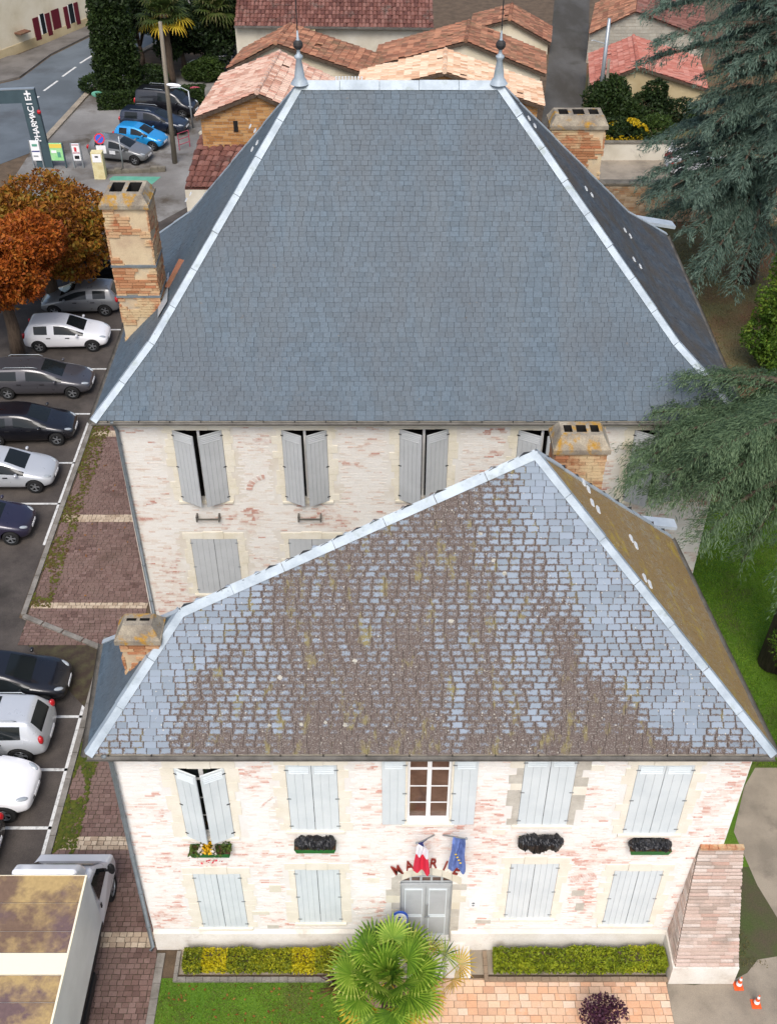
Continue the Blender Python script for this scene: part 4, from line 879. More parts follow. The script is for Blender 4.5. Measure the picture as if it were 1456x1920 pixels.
# ------------------------------------------------------------------ hedges, beds, plants in front
def hedge(label, x0, x1, y0, y1, h, mat, bands=None, n=9000, border=True):
    t = thing('hedge', label, 'hedge', ((x0+x1)/2, (y0+y1)/2, 0), 'clipped hedges along the white front')
    b = MB(); b.box(x0+.1, x1-.1, y0+.1, y1-.1, .02, h-.08); b.build('branches', 'bark', t)
    P = np.empty((n, 3)); P[:, 0] = G.uniform(x0, x1, n); side = G.random(n)
    P[:, 1] = np.where(side < .6, G.uniform(y0, y1, n), np.where(side < .9, y0+G.random(n)*.07, y1-G.random(n)*.07)); P[:, 2] = np.where(side < .6, h-G.random(n)*.09, G.uniform(.06, h, n))
    e = int(n*.06); P[:e, 0] = x0+G.random(e)*.06; P[e:2*e, 0] = x1-G.random(e)*.06; P[:2*e, 1] = G.uniform(y0, y1, 2*e); P[:2*e, 2] = G.uniform(.06, h, 2*e)
    lump = np.array([noise.noise((p[0]*2.6, p[1]*3, p[2]*3)) for p in P]); P[:, 2] += lump*.07; P[:, 1] += lump*.05*np.sign(P[:, 1]-(y0+y1)/2)
    T = G.uniform(.05, .6, n) + lump*.25
    if bands:
        for a, c, v in bands: T = np.where((P[:, 0] > a) & (P[:, 0] < c), T+v, T)
    D, U = rand_frame(n, .8); cards('foliage', mat, P, D, U, G.uniform(.03, .05, n), G.uniform(.018, .03, n), T, t)
    if border:
        br = thing('bed_edging', label.replace('hedge', 'edging').split(',')[0][:0]+('low pale edging of small blocks round the '+('left' if x1 < 0 else 'right')+' hedge bed'), 'edging', (x0, y0, 0), 'edgings of the hedge beds'); k = int((x1-x0+.3)/.22); rest = None
        for i in range(k):
            m = MB(); a = x0-.15+(x1-x0+.3)*i/k; m.box(a+.004, a+(x1-x0+.3)/k-.004, y0-.2, y0-.09, 0, .1+rnd.uniform(-.006, .006)); m.build('edging_block', 'kerb' if x1 < 0 else 'front_joint', br)
        for xx in (x0-.26, x1+.155):
            for i in range(4): m = MB(); m.box(xx, xx+.105, y0-.2+i*.21, y0-.2+i*.21+.2, 0, .1); m.build('edging_block', 'kerb' if x1 < 0 else 'front_joint', br)
hx = lambda px, py: PZ(px, py, .3).x
hedge('variegated yellow and green clipped hedge left of the palm', hx(343, 1815), hx(640, 1810), 14.28, 14.78, .52, 'leaf_hedge', ((hx(378, 1815), hx(425, 1815), .55), (hx(547, 1815), hx(590, 1815), .5), (hx(343, 1815), hx(378, 1815), -.12), (hx(425, 1815), hx(465, 1815), -.1)), 9000)
hedge('yellow green clipped hedge between the door and the buttress', hx(925, 1800), hx(1246, 1806), 14.28, 14.8, .55, 'leaf_hedge_green', ((hx(1180, 1800), hx(1210, 1800), .3),), 10000)
def fan_palm(name, label, cat, base, h, nleaf, rad, mat, seed, trunk_r=.16, old=True, seg=22, wid=.032, drop=.5):
    r = random.Random(seed); t = thing(name, label, cat, base)
    b = MB(); bp = Vector(base); b.tube([bp+Vector((.03*math.sin(i*2), .03*math.cos(i*3), h*i/8)) for i in range(9)], [trunk_r*(1.15-.2*i/8) for i in range(9)], 12); b.build('trunk', 'bark', t, smooth=True)
    for i in range(nleaf):
        f = (i+.5)/nleaf; az = i*2.39996+r.uniform(-.2, .2); el = R(82)-f*R(112)+r.uniform(-.1, .1); top = bp+Vector((0, 0, h)); d = Vector((math.cos(az)*math.cos(el), math.sin(az)*math.cos(el), math.sin(el)))
        pl = rad*(r.uniform(.38, .62) if i > 6 else r.uniform(.08, .4)); hub = top+d*pl+Vector((0, 0, -.06*f)); b = MB(); b.tube([top, top+d*pl*.5+Vector((0, 0, .04)), hub], [.022, .016, .012], 5, 0, .75, False)
        side = d.cross(Vector((0, 0, 1))); side = side.normalized() if side.length > .05 else Vector((1, 0, 0)); nn = side.cross(d).normalized(); LL = rad*r.uniform(.40, .5); tone = r.uniform(-.34, .2)
        for s in range(seg):
            a = R(-118)+R(236)*s/(seg-1); dd = (d*math.cos(a)+side*math.sin(a)).normalized(); L = LL*(1-.28*abs(a)/R(118))*r.uniform(.92, 1.05); q = dd.cross(nn).normalized()
            w = wid*1.1; p0 = hub; p1 = hub+dd*L*.45-nn*.02*abs(math.sin(a)); p2 = hub+dd*L*.8-Vector((0, 0, drop*.12*L)); p3 = hub+dd*L-Vector((0, 0, drop*(.22+.2*r.random())*L))
            tt = min(1, max(0, .42+tone+r.uniform(-.18, .18)))
            b.face([p0-q*.006, p1-q*w+nn*.01, p1, p0], 0, tt); b.face([p0, p1, p1+q*w+nn*.01, p0+q*.006], 0, tt*.55)  # one half of each segment tinted darker: fold shading put into the colour
            b.face([p1-q*w+nn*.01, p2-q*w*.6, p2, p1], 0, tt+.1); b.face([p1, p2, p2+q*w*.6, p1+q*w+nn*.01], 0, tt*.6); b.face([p2-q*w*.6, p3, p2+q*w*.6], 0, min(1, tt+.25))
        b.build('frond', mat if not (old and f > .86) else 'leaf_palm_old', t)
    return t
fan_palm('palm_tree', 'bright green fan palm spreading in front of the grey door', 'palm tree', (PZ(728, 1812, 1.5).x, 13.35, 0), 1.6, 36, 1.7, 'leaf_palm', 4, wid=.034, drop=.45)
t = thing('palm_seedling', 'yellowing palm clump at the right of the fan palm by the door', 'palm', (PZ(815, 1790, .8).x, 14.0, 0)); pb = ORG[t]
for i in range(9):
    b = MB(); az = i*2.4; el = R(75-i*6); d = Vector((math.cos(az)*math.cos(el), math.sin(az)*math.cos(el), math.sin(el))); hub = pb+d*.75+Vector((0, 0, .35)); b.tube([pb, hub], .012, 5, 0, .2); side = d.cross(Vector((0, 0, 1))).normalized(); nn = side.cross(d)
    for s in range(16):
        a = R(-110)+R(220)*s/15; dd = d*math.cos(a)+side*math.sin(a); q = dd.cross(nn).normalized()*.022; m_ = hub+dd*.26; b.face([hub, m_-q, hub+dd*.55-Vector((0, 0, .06)), m_+q], 0, rnd.random())
    b.build('frond', 'leaf_palm_old' if i % 3 else 'leaf_palm', t)
t = thing('cordyline', 'dark red spiky cordyline between the left hedge and the palm', 'shrub', (PZ(636, 1835, .4).x, 13.75, 0)); pb = ORG[t]
b = MB()
for i in range(70):
    az = rnd.uniform(0, 6.28); el = R(rnd.uniform(5, 85)); d = Vector((math.cos(az)*math.cos(el), math.sin(az)*math.cos(el), math.sin(el))); p = pb+Vector((0, 0, .35)); L = rnd.uniform(.45, .8); q = d.cross(Vector((.1, .2, 1))).normalized()*.022; m_ = p+d*L*.5; e = p+d*L-Vector((0, 0, .14*L)); tt = rnd.uniform(0, .6) if d.y > -.3 else rnd.uniform(.6, 1)
    b.face([p-q*.4, m_-q, e, m_+q], 0, tt)
b.build('foliage', 'leaf_cordyline', t); b = MB(); b.tube([pb, pb+Vector((0, 0, .4))], .04, 8); b.build('stem', 'bark', t)
P_ = np.array([(pb.x+rnd.gauss(0, .07), pb.y+.25+rnd.gauss(0, .07), .75+rnd.gauss(0, .1)) for _ in range(160)]); D, U = rand_frame(160); cards('petals', 'petals', P_, D, U, .03, .02, G.random(160)*.1, t)
t = thing('purple_shrub', 'dark purple leaved shrub growing up from the pink brick forecourt', 'shrub', (PZ(1125, 1885, .5).x, 12.9, 0)); pb = ORG[t]; n = 2200
P_ = G.normal(size=(n, 3)); P_ = unit(P_)*G.random((n, 1))**.45*np.array([.62, .5, .55])+np.array([pb.x, pb.y, .75]); keep = np.array([noise.noise((p[0]*3.5, p[1]*3.5, p[2]*3.5)) > -.12 for p in P_]); P_ = P_[keep]; D, U = rand_frame(len(P_)); cards('foliage', 'leaf_purple', P_, D, U, G.uniform(.03, .055, len(P_)), G.uniform(.022, .035, len(P_)), G.random(len(P_)), t)
b = MB()
for i in range(9): a = i*.7; b.tube([pb, pb+Vector((.2*math.cos(a), .2*math.sin(a), .45)), pb+Vector((.42*math.cos(a), .38*math.sin(a), .95))], [.022, .014, .006], 5)
b.build('stem', 'bark', t)
for i, (px, py) in enumerate(((1383, 1850), (1416, 1884))):
    p = PZ(px, py, 0); t = thing('traffic_cone', ('orange and white traffic cone by the foot of the buttress', 'orange and white traffic cone further out on the gravel forecourt')[i], 'traffic cone', p, 'traffic cones on the gravel')
    b = MB(); b.box(p.x-.15, p.x+.15, p.y-.15, p.y+.15, .004, .04); b.build('base', 'orange', t)
    b = MB(); b.lathe([(.115, .04), (.095, .16)], 16, 0, Matrix.Translation(p)); b.lathe([(.073, .3), (.05, .44)], 16, 0, Matrix.Translation(p)); b.lathe([(.028, .55), (.022, .6), (.001, .6)], 16, 0, Matrix.Translation(p)); b.build('body', 'orange', t, smooth=True)
    b = MB(); b.lathe([(.096, .16), (.074, .3)], 16, 0, Matrix.Translation(p)); b.lathe([(.051, .44), (.029, .55)], 16, 0, Matrix.Translation(p)); b.build('white_band', 'sign_white', t, smooth=True)
    t.scale = (.8, .8, .8)
def tufts(name, mat, x0, x1, y0, y1, n, h, keep=None):
    P = np.stack([G.uniform(x0, x1, n), G.uniform(y0, y1, n), np.zeros(n)], 1)
    if keep: P = P[[keep(p) for p in P]]
    n = len(P); D = unit(G.normal(size=(n, 3))*np.array([.6, .6, .2])+np.array([0, 0, 1.0])); U = unit(np.cross(D, G.normal(size=(n, 3)))); L = G.uniform(.5, 1, n)*h
    T = np.array([.5+.6*noise.noise((p[0]*.8, p[1]*.8, 2)) for p in P])+G.normal(size=n)*.2
    cards(name, mat, P+D*(L*.8)[:, None], D, U, L, .25*h, T, None, 'stuff')
tufts('grass', 'leaf_grass', -6.0, -.7, 11, 14.15, 18000, .035)
tufts('grass', 'leaf_drygrass', -6.0, -.7, 11, 14.15, 14000, .03, lambda p: noise.noise((p[0]*1.1, p[1]*1.3, 5)) > -.15)
tufts('grass', 'leaf_grass', 8.6, 16, 17, 33.5, 70000, .05, lambda p: p[1] > 21 or p[0] < 8.9+(p[1]-16.5)*.3)
tufts('grass', 'leaf_drygrass', 9.5, 24, 34, 57, 40000, .06)
tufts('grass', 'leaf_grass', 8.9, 9.7, 14.4, 15.9, 1200, .06, lambda p: noise.noise((p[0]*1.3, p[1]*1.3, 0)) > .05)
tufts('grass', 'leaf_drygrass', 8.9, 11, 14.5, 18, 2500, .05, lambda p: noise.noise((p[0]*1.5, p[1]*1.5, 8)) > -.1 and p[0] < 8.9+max(0, 17-p[1])*.5)
n = 260; P_ = np.stack([np.concatenate([G.uniform(-5.8, -.8, 150), G.uniform(-12, -8.8, 110)]), np.concatenate([G.uniform(12, 14, 150), G.uniform(28, 46, 110)]), np.full(n, .04)], 1); D, U = rand_frame(n); D[:, 2] *= .3; D = unit(D); cards('fallen_leaf_litter', 'fallen', P_, D, U, G.uniform(.03, .06, n), .03, G.random(n), None, 'stuff')

# ------------------------------------------------------------------ vehicles
def body_mesh(kind):
    st = {'hatch': dict(L=4.0, W=.87, H=1.46), 'estate': dict(L=4.6, W=.89, H=1.47), 'suv': dict(L=4.4, W=.91, H=1.66), 'mini': dict(L=3.45, W=.8, H=1.42), 'van': dict(L=4.3, W=.90, H=1.8)}[kind]
    L, w, h = st['L'], st['W'], st['H']; f = L/4.0; zb = .2 if kind != 'suv' else .27; bl = .93 if kind in ('hatch', 'mini', 'estate') else 1.06
    bp = {'van': .98, 'estate': .98}.get(kind, 1.0)
    rr = -1.62*f if kind in ('hatch', 'mini', 'suv') else -1.86*f
    ws = .98*f if kind != 'van' else 1.3*f; rf = .12*f if kind != 'van' else .7*f
    # x, zbottom, zshoulder, ztop, half width, half width of the top
    S_ = [(-L/2, zb+.18, .66, .70, w*.74, w*.66), (-L/2+.06, zb+.06, bl-.02, bl+.03, w*.94, w*.76), (rr, zb, bl+.02, h-.06, w*.985, w*.66), (rr+.10*f, zb, bl+.02, h-.03, w*.99, w*.67),
          (-.62*f, zb, bl, h, w, w*.69), (-.52*f, zb, bl, h, w, w*.69), (rf, zb, bl-.01, h-.03, w, w*.67), (ws, zb, bl-.02, bl+.03, w*.99, w*.80), (L/2-.42*f, zb, bl-.14, bl-.07, w*.95, w*.66), (L/2-.1, zb+.04, bl-.30, bl-.24, w*.82, w*.58), (L/2, zb+.14, bl-.42, bl-.38, w*.68, w*.5)]
    b = MB(); n = len(S_); V = []
    for x, z0, zs, zt, hw, tw in S_:
        half = [(0, z0), (hw*.84, z0), (hw*.97, z0+.12), (hw, z0+(zs-z0)*.62), (hw*.965, zs), (tw, zt-.045), (tw*.88, zt-.012), (0, zt)]
        V += [(x, y, z) for y, z in half] + [(x, -y, z) for y, z in half[-2:0:-1]]
    k = 14; F, mi = [], []
    glass_side = {3: 3, 5: 3, 6: 3} if kind != 'van' else {5: 3, 6: 3}
    for i in range(n-1):
        for j in range(k):
            F.append((i*k+j, i*k+(j+1) % k, (i+1)*k+(j+1) % k, (i+1)*k+j)); m = 0
            if j in (0, 13): m = 4
            if j in (4, 9) and i in glass_side: m = 3
            if j in (6, 7):
                if i == 6: m = 1
                if i == 1: m = 2
            mi.append(m)
    F += [tuple(range(k))[::-1], tuple((n-1)*k+j for j in range(k))]; mi += [0, 0]
    me = bpy.data.meshes.new('b'); me.from_pydata(V, [], [f_[::-1] for f_ in F]); 
    for q in ('paint_black', 'glass', 'glass', 'glass', 'trim'): me.materials.append(MATS[q])
    me.polygons.foreach_set('material_index', mi); me.polygons.foreach_set('use_smooth', [True]*len(F))
    o = bpy.data.objects.new('b', me); COL.objects.link(o); sd = o.modifiers.new('s', 'SUBSURF'); sd.levels = 2; sd.render_levels = 2
    wb = (-1.26*f, 1.28*f); rad = .32 if kind != 'suv' else .36
    cb = MB()
    for x in wb:
        for s in (-1, 1): cb.lathe([(1e-3, -.14), (rad+.055, -.14), (rad+.055, .14), (1e-3, .14)], 24, 0, Matrix.Translation((x, s*(w-.07), rad)) @ Matrix.Rotation(R(90), 4, 'X'))
    cu = cb.build('c', 'trim'); bo = o.modifiers.new('b', 'BOOLEAN'); bo.object = cu; bo.operation = 'DIFFERENCE'; bo.solver = 'EXACT'
    dg = bpy.context.evaluated_depsgraph_get(); ev = bpy.data.meshes.new_from_object(o.evaluated_get(dg)); bpy.data.objects.remove(o); bpy.data.objects.remove(cu)
    vv = [tuple(v.co) for v in ev.vertices]; parts = {'body': [], 'windscreen': [], 'rear_window': [], 'side_window': [], 'side_window2': []}
    for p in ev.polygons:
        m = p.material_index; key = 'body'; sm = m
        if m == 1: key = 'windscreen'
        elif m == 2: key = 'rear_window'
        elif m == 3: key = 'side_window' if p.center.y > 0 else 'side_window2'
        parts[key].append((tuple(p.vertices), 1 if m >= 4 else 0))
    out = []
    for key, fl in parts.items():
        if not fl: continue
        used = sorted({i for f_, _ in fl for i in f_}); ix = {a: c for c, a in enumerate(used)}; m = bpy.data.meshes.new(key); m.from_pydata([vv[i] for i in used], [], [[ix[i] for i in f_] for f_, _ in fl])
        m.materials.append(MATS['paint_black' if key == 'body' else 'glass'])
        if key == 'body': m.materials.append(MATS['trim'])
        m.polygons.foreach_set('material_index', [q if key == 'body' else 0 for _, q in fl]); m.polygons.foreach_set('use_smooth', [True]*len(fl)); out.append((key.rstrip('2'), m))
    return out, st, wb, rad, bl, zb, ws
def mk(fn, mats, smooth=True):
    b = MB(); fn(b); o = b.build('tmp', mats, None, None, smooth); me = o.data; bpy.data.objects.remove(o); return me
TYRE = mk(lambda b: b.lathe([(.2, -.09), (.29, -.1), (.315, -.085), (.32, 0), (.315, .085), (.29, .1), (.2, .09)], 24, 0, Matrix.Rotation(R(90), 4, 'X')), 'tyre')
def _rim(b):
    b.lathe([(1e-3, .045), (.05, .06), (.06, .04)], 16, 0, Matrix.Rotation(R(90), 4, 'X')); b.lathe([(.195, .09), (.205, .07), (.195, .04), (.185, .06)], 20, 0, Matrix.Rotation(R(90), 4, 'X'))
    b.lathe([(1e-3, -.01), (.2, -.01)], 16, 1, Matrix.Rotation(R(90), 4, 'X'))
    for i in range(5):
        for q in (-.13, .13): b.beam(Vector((.03*math.cos(i*1.2566), -.05, .03*math.sin(i*1.2566))), Vector((.19*math.cos(i*1.2566+q), -.06, .19*math.sin(i*1.2566+q))), .028, .02, Vector((0, 1, 0)))
RIM = mk(_rim, ['rim', 'trim'], False)
SHAPES = {}
def car_shape(kind):
    if kind in SHAPES: return SHAPES[kind]
    parts, st, wb, rad, bl, zb, ws = body_mesh(kind); L, w, f = st['L'], st['W'], st['L']/4; P = [(n, m, None, Matrix()) for n, m in parts]
    for s in (-1, 1):
        P.append(('headlight', mk(lambda b: b.ball((0, 0, 0), (.2, .085, .06), 12), 'lamp_glass'), 'lamp_glass', Matrix.Translation((L/2-.25, s*w*.66, bl-.255)) @ Matrix.Rotation(R(-28*s), 4, 'Z') @ Matrix.Rotation(R(14), 4, 'Y')))
        P.append(('taillight', mk(lambda b: b.ball((0, 0, 0), (.09, .12, .16 if kind != 'van' else .22), 12), 'lamp_red'), 'lamp_red', Matrix.Translation((-L/2+.1, s*w*.8, bl-.06)) @ Matrix.Rotation(R(25*s), 4, 'Z')))
        P.append(('mirror', mk(lambda b: b.ball((0, 0, 0), (.07, .11, .07), 10), 'paint_black'), 'paint', Matrix.Translation((ws-.32, s*(w+.07), bl+.05))))
        for x in (-.72*f, .18*f): P.append(('door_handle', mk(lambda b: b.box(-.1, .1, -.018, .018, -.016, .016), 'trim', False), None, Matrix.Translation((x, s*(w-.012), bl-.13))))
    P.append(('grille', mk(lambda b: b.ball((0, 0, 0), (.06, .46, .09), 12), 'trim'), None, Matrix.Translation((L/2-.045, 0, zb+.26))))
    for x in (L/2+.012, -L/2-.008): P.append(('number_plate', mk(lambda b: b.box(-.008, .008, -.25, .25, -.055, .055), 'sign_white', False), None, Matrix.Translation((x, 0, zb+.28 if x > 0 else .56))))
    if kind in ('estate', 'suv', 'van'):
        for s in (-1, 1): P.append(('roof_rail', mk(lambda b: b.tube([(-1.3*f, s*w*.6, st['H']-.02), (-1.2*f, s*w*.62, st['H']+.04), (-.1*f, s*w*.62, st['H']+.035), (.05*f, s*w*.6, st['H']-.03)], .018, 6), 'steel'), None, Matrix()))
    SHAPES[kind] = (P, st, wb, rad); return SHAPES[kind]
def car(kind, paint, label, pos, yaw, group='cars parked by the town hall', sunroof=False, extra=None):
    P, st, wb, rad = car_shape(kind); t = thing('parked_car', label, 'car', (0, 0, 0), group); body = None
    for n_, me, role, Mx in P:
        if n_ == 'body' or role == 'paint':
            o = link(n_, me, t); o.material_slots[0].link = 'OBJECT'; o.material_slots[0].material = MATS[paint]
        else: o = link(n_, me, t)
        o.matrix_local = Mx
    for x in wb:
        for s in (-1, 1):
            q = rad/.32; wh = link('wheel', TYRE, t); wh.matrix_local = Matrix.Translation((x, s*(st['W']-.11), rad)) @ Matrix.Rotation(0 if s < 0 else math.pi, 4, 'Z') @ Matrix.Diagonal((q, 1, q, 1)); link('rim', RIM, wh)
    if sunroof:
        b = MB(); b.box(-.75, .1, -.45, .45, st['H']-.035, st['H']+.008); b.build('sunroof', 'glass', t)
    if extra: extra(t)
    t.location = pos; t.rotation_euler = (0, 0, yaw); return t
def nose(x, y, kind, back=False): L = {'hatch': 4.0, 'estate': 4.6, 'suv': 4.4, 'mini': 3.45, 'van': 4.3}[kind]; return (x-L/2, y, -.012)
car('hatch', 'paint_white', 'white hatchback parked under the rust coloured tree', nose(-13.55, 46.2, 'hatch'), R(2))
car('estate', 'paint_grey', 'dark grey estate car with silver roof rails, below the white hatchback', nose(-13.5, 42.2, 'estate'), R(1))
car('hatch', 'paint_black', 'black hatchback between the dark grey estate and the silver car', nose(-13.5, 38.6, 'hatch'), R(2))
car('hatch', 'paint_silver', 'silver car nose only in view, next to the light paved strip', nose(-13.6, 35.4, 'hatch'), R(0))
car('hatch', 'paint_purple', 'dark purple car just entering the edge of the picture', nose(-13.75, 32.2, 'hatch'), R(1))
car('hatch', 'paint_midgrey', 'grey hatchback with red tail lamp, tail to the path behind the chimney', nose(-13.6, 49.6, 'hatch'), R(182))
car('hatch', 'paint_black', 'black car half hidden between the autumn tree and the left chimney', nose(-13.2, 53.2, 'hatch'), R(3))
car('hatch', 'paint_black', 'dark blue black hatchback first in the near row beside the mossy kerb', nose(-10.55, 24.1, 'hatch'), R(2))
car('suv', 'paint_silver', 'pale suv with large sunroof and red tail lamp facing away', nose(-10.6, 22.0, 'suv'), R(180), sunroof=True)
car('suv', 'paint_white', 'white suv nose to the mossy kerb, between pale suv and black car', nose(-10.55, 19.9, 'suv'), R(-2))
car('hatch', 'paint_black', 'black car with red tail lamp next to the box lorry', nose(-11.15, 17.9, 'hatch'), R(180))
def papers(t):
    b = MB(); b.box(-.35, .05, -.905, -.885, .62, .84); b.build('door_sticker', 'sign_white', t)
def put(px0, px1, py, kind, z=0):
    a, c = PZ(px0, py), PZ(px1, py); return ((a.x+c.x)/2, (a.y+c.y)/2, 0)
car('hatch', 'paint_midgrey', 'grey hatchback with white door sticker nearest the green painted patch', put(170, 288, 297, 'hatch'), R(-14), 'cars in the pharmacy yard', extra=papers)
car('mini', 'paint_blue', 'bright blue small hatchback in the pharmacy yard', put(222, 312, 272, 'mini'), R(-15), 'cars in the pharmacy yard')
car('estate', 'paint_navy', 'dark navy estate car parked beside the bright blue hatchback', put(238, 348, 243, 'estate'), R(-12), 'cars in the pharmacy yard')
car('van', 'paint_black', 'black van with roof rails against the clipped yard hedge', put(262, 370, 212, 'van'), R(-12), 'cars in the pharmacy yard')
car('hatch', 'paint_navy', 'dark blue car parked in shade under the garden palms', put(362, 440, 135, 'hatch'), R(190), 'cars in the pharmacy yard')
car('hatch', 'paint_white', 'white car behind the garden brick wall under the cedar', put(1270, 1340, 322, 'hatch'), R(5), 'cars behind the garden wall')
# box lorry
t = thing('box_lorry', 'white box lorry with stained tan roof parked beside the white front', 'lorry', (-8.75, 13.0, 0)); x0, x1, y0, y1, z0, z1 = -9.85, -7.6, 9.7, 15.25, .95, 3.2
b = MB(); b.box(x0, x1, y0, y1, z0, z1-.02); b.build('cargo_box', 'truck_panel', t)
yy = y1
for i, w in enumerate((.75, .75, .55, .55, .65, .62, .75, .75)):
    k = MB(); k.box(x0+.05, x1-.05, max(y0+.02, yy-w+.012), yy-.012, z1-.019, z1+.012); k.build('roof_panel', 'truck_edge' if i == 3 else 'truck_roof', t); yy -= w
    if yy < y0+.1: break
b = MB()
for a, c in ((x0, x0+.05), (x1-.05, x1)): b.box(a, c, y0, y1, z1-.018, z1+.035)
b.box(x0+.051, x1-.051, y1-.011, y1, z1-.018, z1+.03)
b.build('roof_rim', 'truck_edge', t)
b = MB(); b.box(x1+.001, x1+.012, y0, y1, z0-.06, z0+.06); b.box(x1-.3, x1-.05, y0, y1-.2, .55, .8); b.box(x1-.2, x1+.005, y0+1.2, y1-1.2, .35, .62); b.build('side_guard', 'trim', t)
cab = MB(); cw0, cw1 = x0+.15, x1-.05
prof = [(15.3, .55), (17.05, .5), (17.25, .75), (17.2, 1.15), (16.75, 1.45), (16.15, 2.2), (15.95, 2.42), (15.3, 2.5)]
def extr(b, prof, xa, xb, inset, mi=0):
    n = len(prof); V = [(xa+inset*(p[1] > 1.4)*(p[1]-1.4), p[0], p[1]) for p in prof]+[(xb-inset*(p[1] > 1.4)*(p[1]-1.4), p[0], p[1]) for p in prof]
    b.quads(V, [tuple(range(n)), tuple(range(2*n-1, n-1, -1))]+[(i, n+i, n+(i+1) % n, (i+1) % n) for i in range(n)], mi)
extr(cab, prof, cw0, cw1, .12); o = cab.build('cab', 'paint_white', t); bv = o.modifiers.new('bevel', 'BEVEL'); bv.width = .09; bv.segments = 3
b = MB(); extr(b, [(15.3, 2.52), (15.95, 2.46), (15.75, 2.95), (15.45, 3.18), (15.3, 3.2)], x0+.1, x1-.15, .1); o = b.build('wind_deflector', 'paint_white', t); bv = o.modifiers.new('bevel', 'BEVEL'); bv.width = .1; bv.segments = 3
b = MB(); b.face([(cw1-.005-.12*(z-1.4)+.014, y, z) for y, z in ((15.55, 1.5), (16.55, 1.5), (16.1, 2.15), (15.6, 2.25))]); b.build('side_window', 'glass', t)
b = MB(); b.face([(x, y+.012, z+.012) for x, y, z in ((cw0+.15, 16.72, 1.5), (cw1-.15, 16.72, 1.5), (cw1-.22, 16.2, 2.16), (cw0+.22, 16.2, 2.16))]); b.build('windscreen', 'glass', t)
b = MB(); b.box(x1-.75, x1-.25, 15.55, 15.62, 2.49, 2.56); b.build('roof_marker', 'trim', t)
b = MB(); b.ball((cw1+.2, 16.35, 1.75), (.1, .09, .22), 10); b.beam((cw1-.02, 16.4, 1.6), (cw1+.2, 16.36, 1.65), .04, .06); b.build('mirror', 'trim', t)
b = MB(); b.box(cw1-.004, cw1+.018, 15.55, 15.62, 1.15, 1.32); b.build('door_handle', 'trim', t)
for x, y in ((x1-.16, 16.6), (x0+.3, 16.6), (x1-.16, 11.2), (x0+.3, 11.2)):
    wh = link('wheel', TYRE, t); wh.matrix_local = Matrix.Translation(Vector((x, y, .38))-ORG[t]) @ Matrix.Rotation(R(90 if x > -8.5 else -90), 4, 'Z') @ Matrix.Diagonal((1.18, 1.1, 1.18, 1)); link('rim', RIM, wh)
bpy.context.view_layer.update()

# ------------------------------------------------------------------ the village behind
def tiles(house, quad, mat, w=.27, h=.42, name='roof_tiles', flat=False):
    """channel tiles laid over quad = eave start, eave end, ridge end, ridge start"""
    o0, o1, r1, r0 = quad; e = (o1-o0).normalized(); n = (o1-o0).cross(r0-o0).normalized(); n = n if n.z > 0 else -n
    nc = max(2, int((o1-o0).length/w)); nr = max(2, int(((r0+r1)/2-(o0+o1)/2).length/h)); b = MB(); b.face([p-n*.05 for p in quad], 0, .1)
    b.face([quad[0]-n*.05, quad[0]-n*.15, quad[1]-n*.15, quad[1]-n*.05], 0, .3)
    for r in range(nr):
        for c in range(nc):
            if rnd.random() < .01: continue
            f0, f1 = (r-.06)/nr, (r+1)/nr; u0, u1 = c/nc, (c+1)/nc; P = lambda u, f, z: o0.lerp(o1, u).lerp(r0.lerp(r1, u), f)+n*z
            ww = u1-u0; t = rnd.random(); j = rnd.uniform(-.15, .15)*ww; lo = .05+rnd.uniform(0, .02); q = (.02, .95) if not flat else (.0, .99)
            us = [u0+ww*q[0]+j, u0+ww*.3+j, u0+ww*.7+j, u0+ww*q[1]+j]; zz = [0, .07, .07, 0] if not flat else [.0, .025, .025, 0]
            A = [P(u, f0, z+lo) for u, z in zip(us, zz)]; B = [P(u, f1, z*.8+.015) for u, z in zip(us, zz)]; b.quads(A+B, [(0, 1, 5, 4), (1, 2, 6, 5), (2, 3, 7, 6), (0, 3, 2, 1)], 0, t)
    return b.build(name, mat, house, 'stuff')
def ridge_tiles(house, a, c, mat):
    L = (c-a).length; k = max(2, int(L/.45)); b = MB()
    for i in range(k): b.tube([a.lerp(c, i/k)+Vector((0, 0, .03)), a.lerp(c, (i+1)/k)+Vector((0, 0, .0))], [.15, .13], 8, 0, rnd.random())
    b.build('ridge_tiles', mat, house, 'stuff')
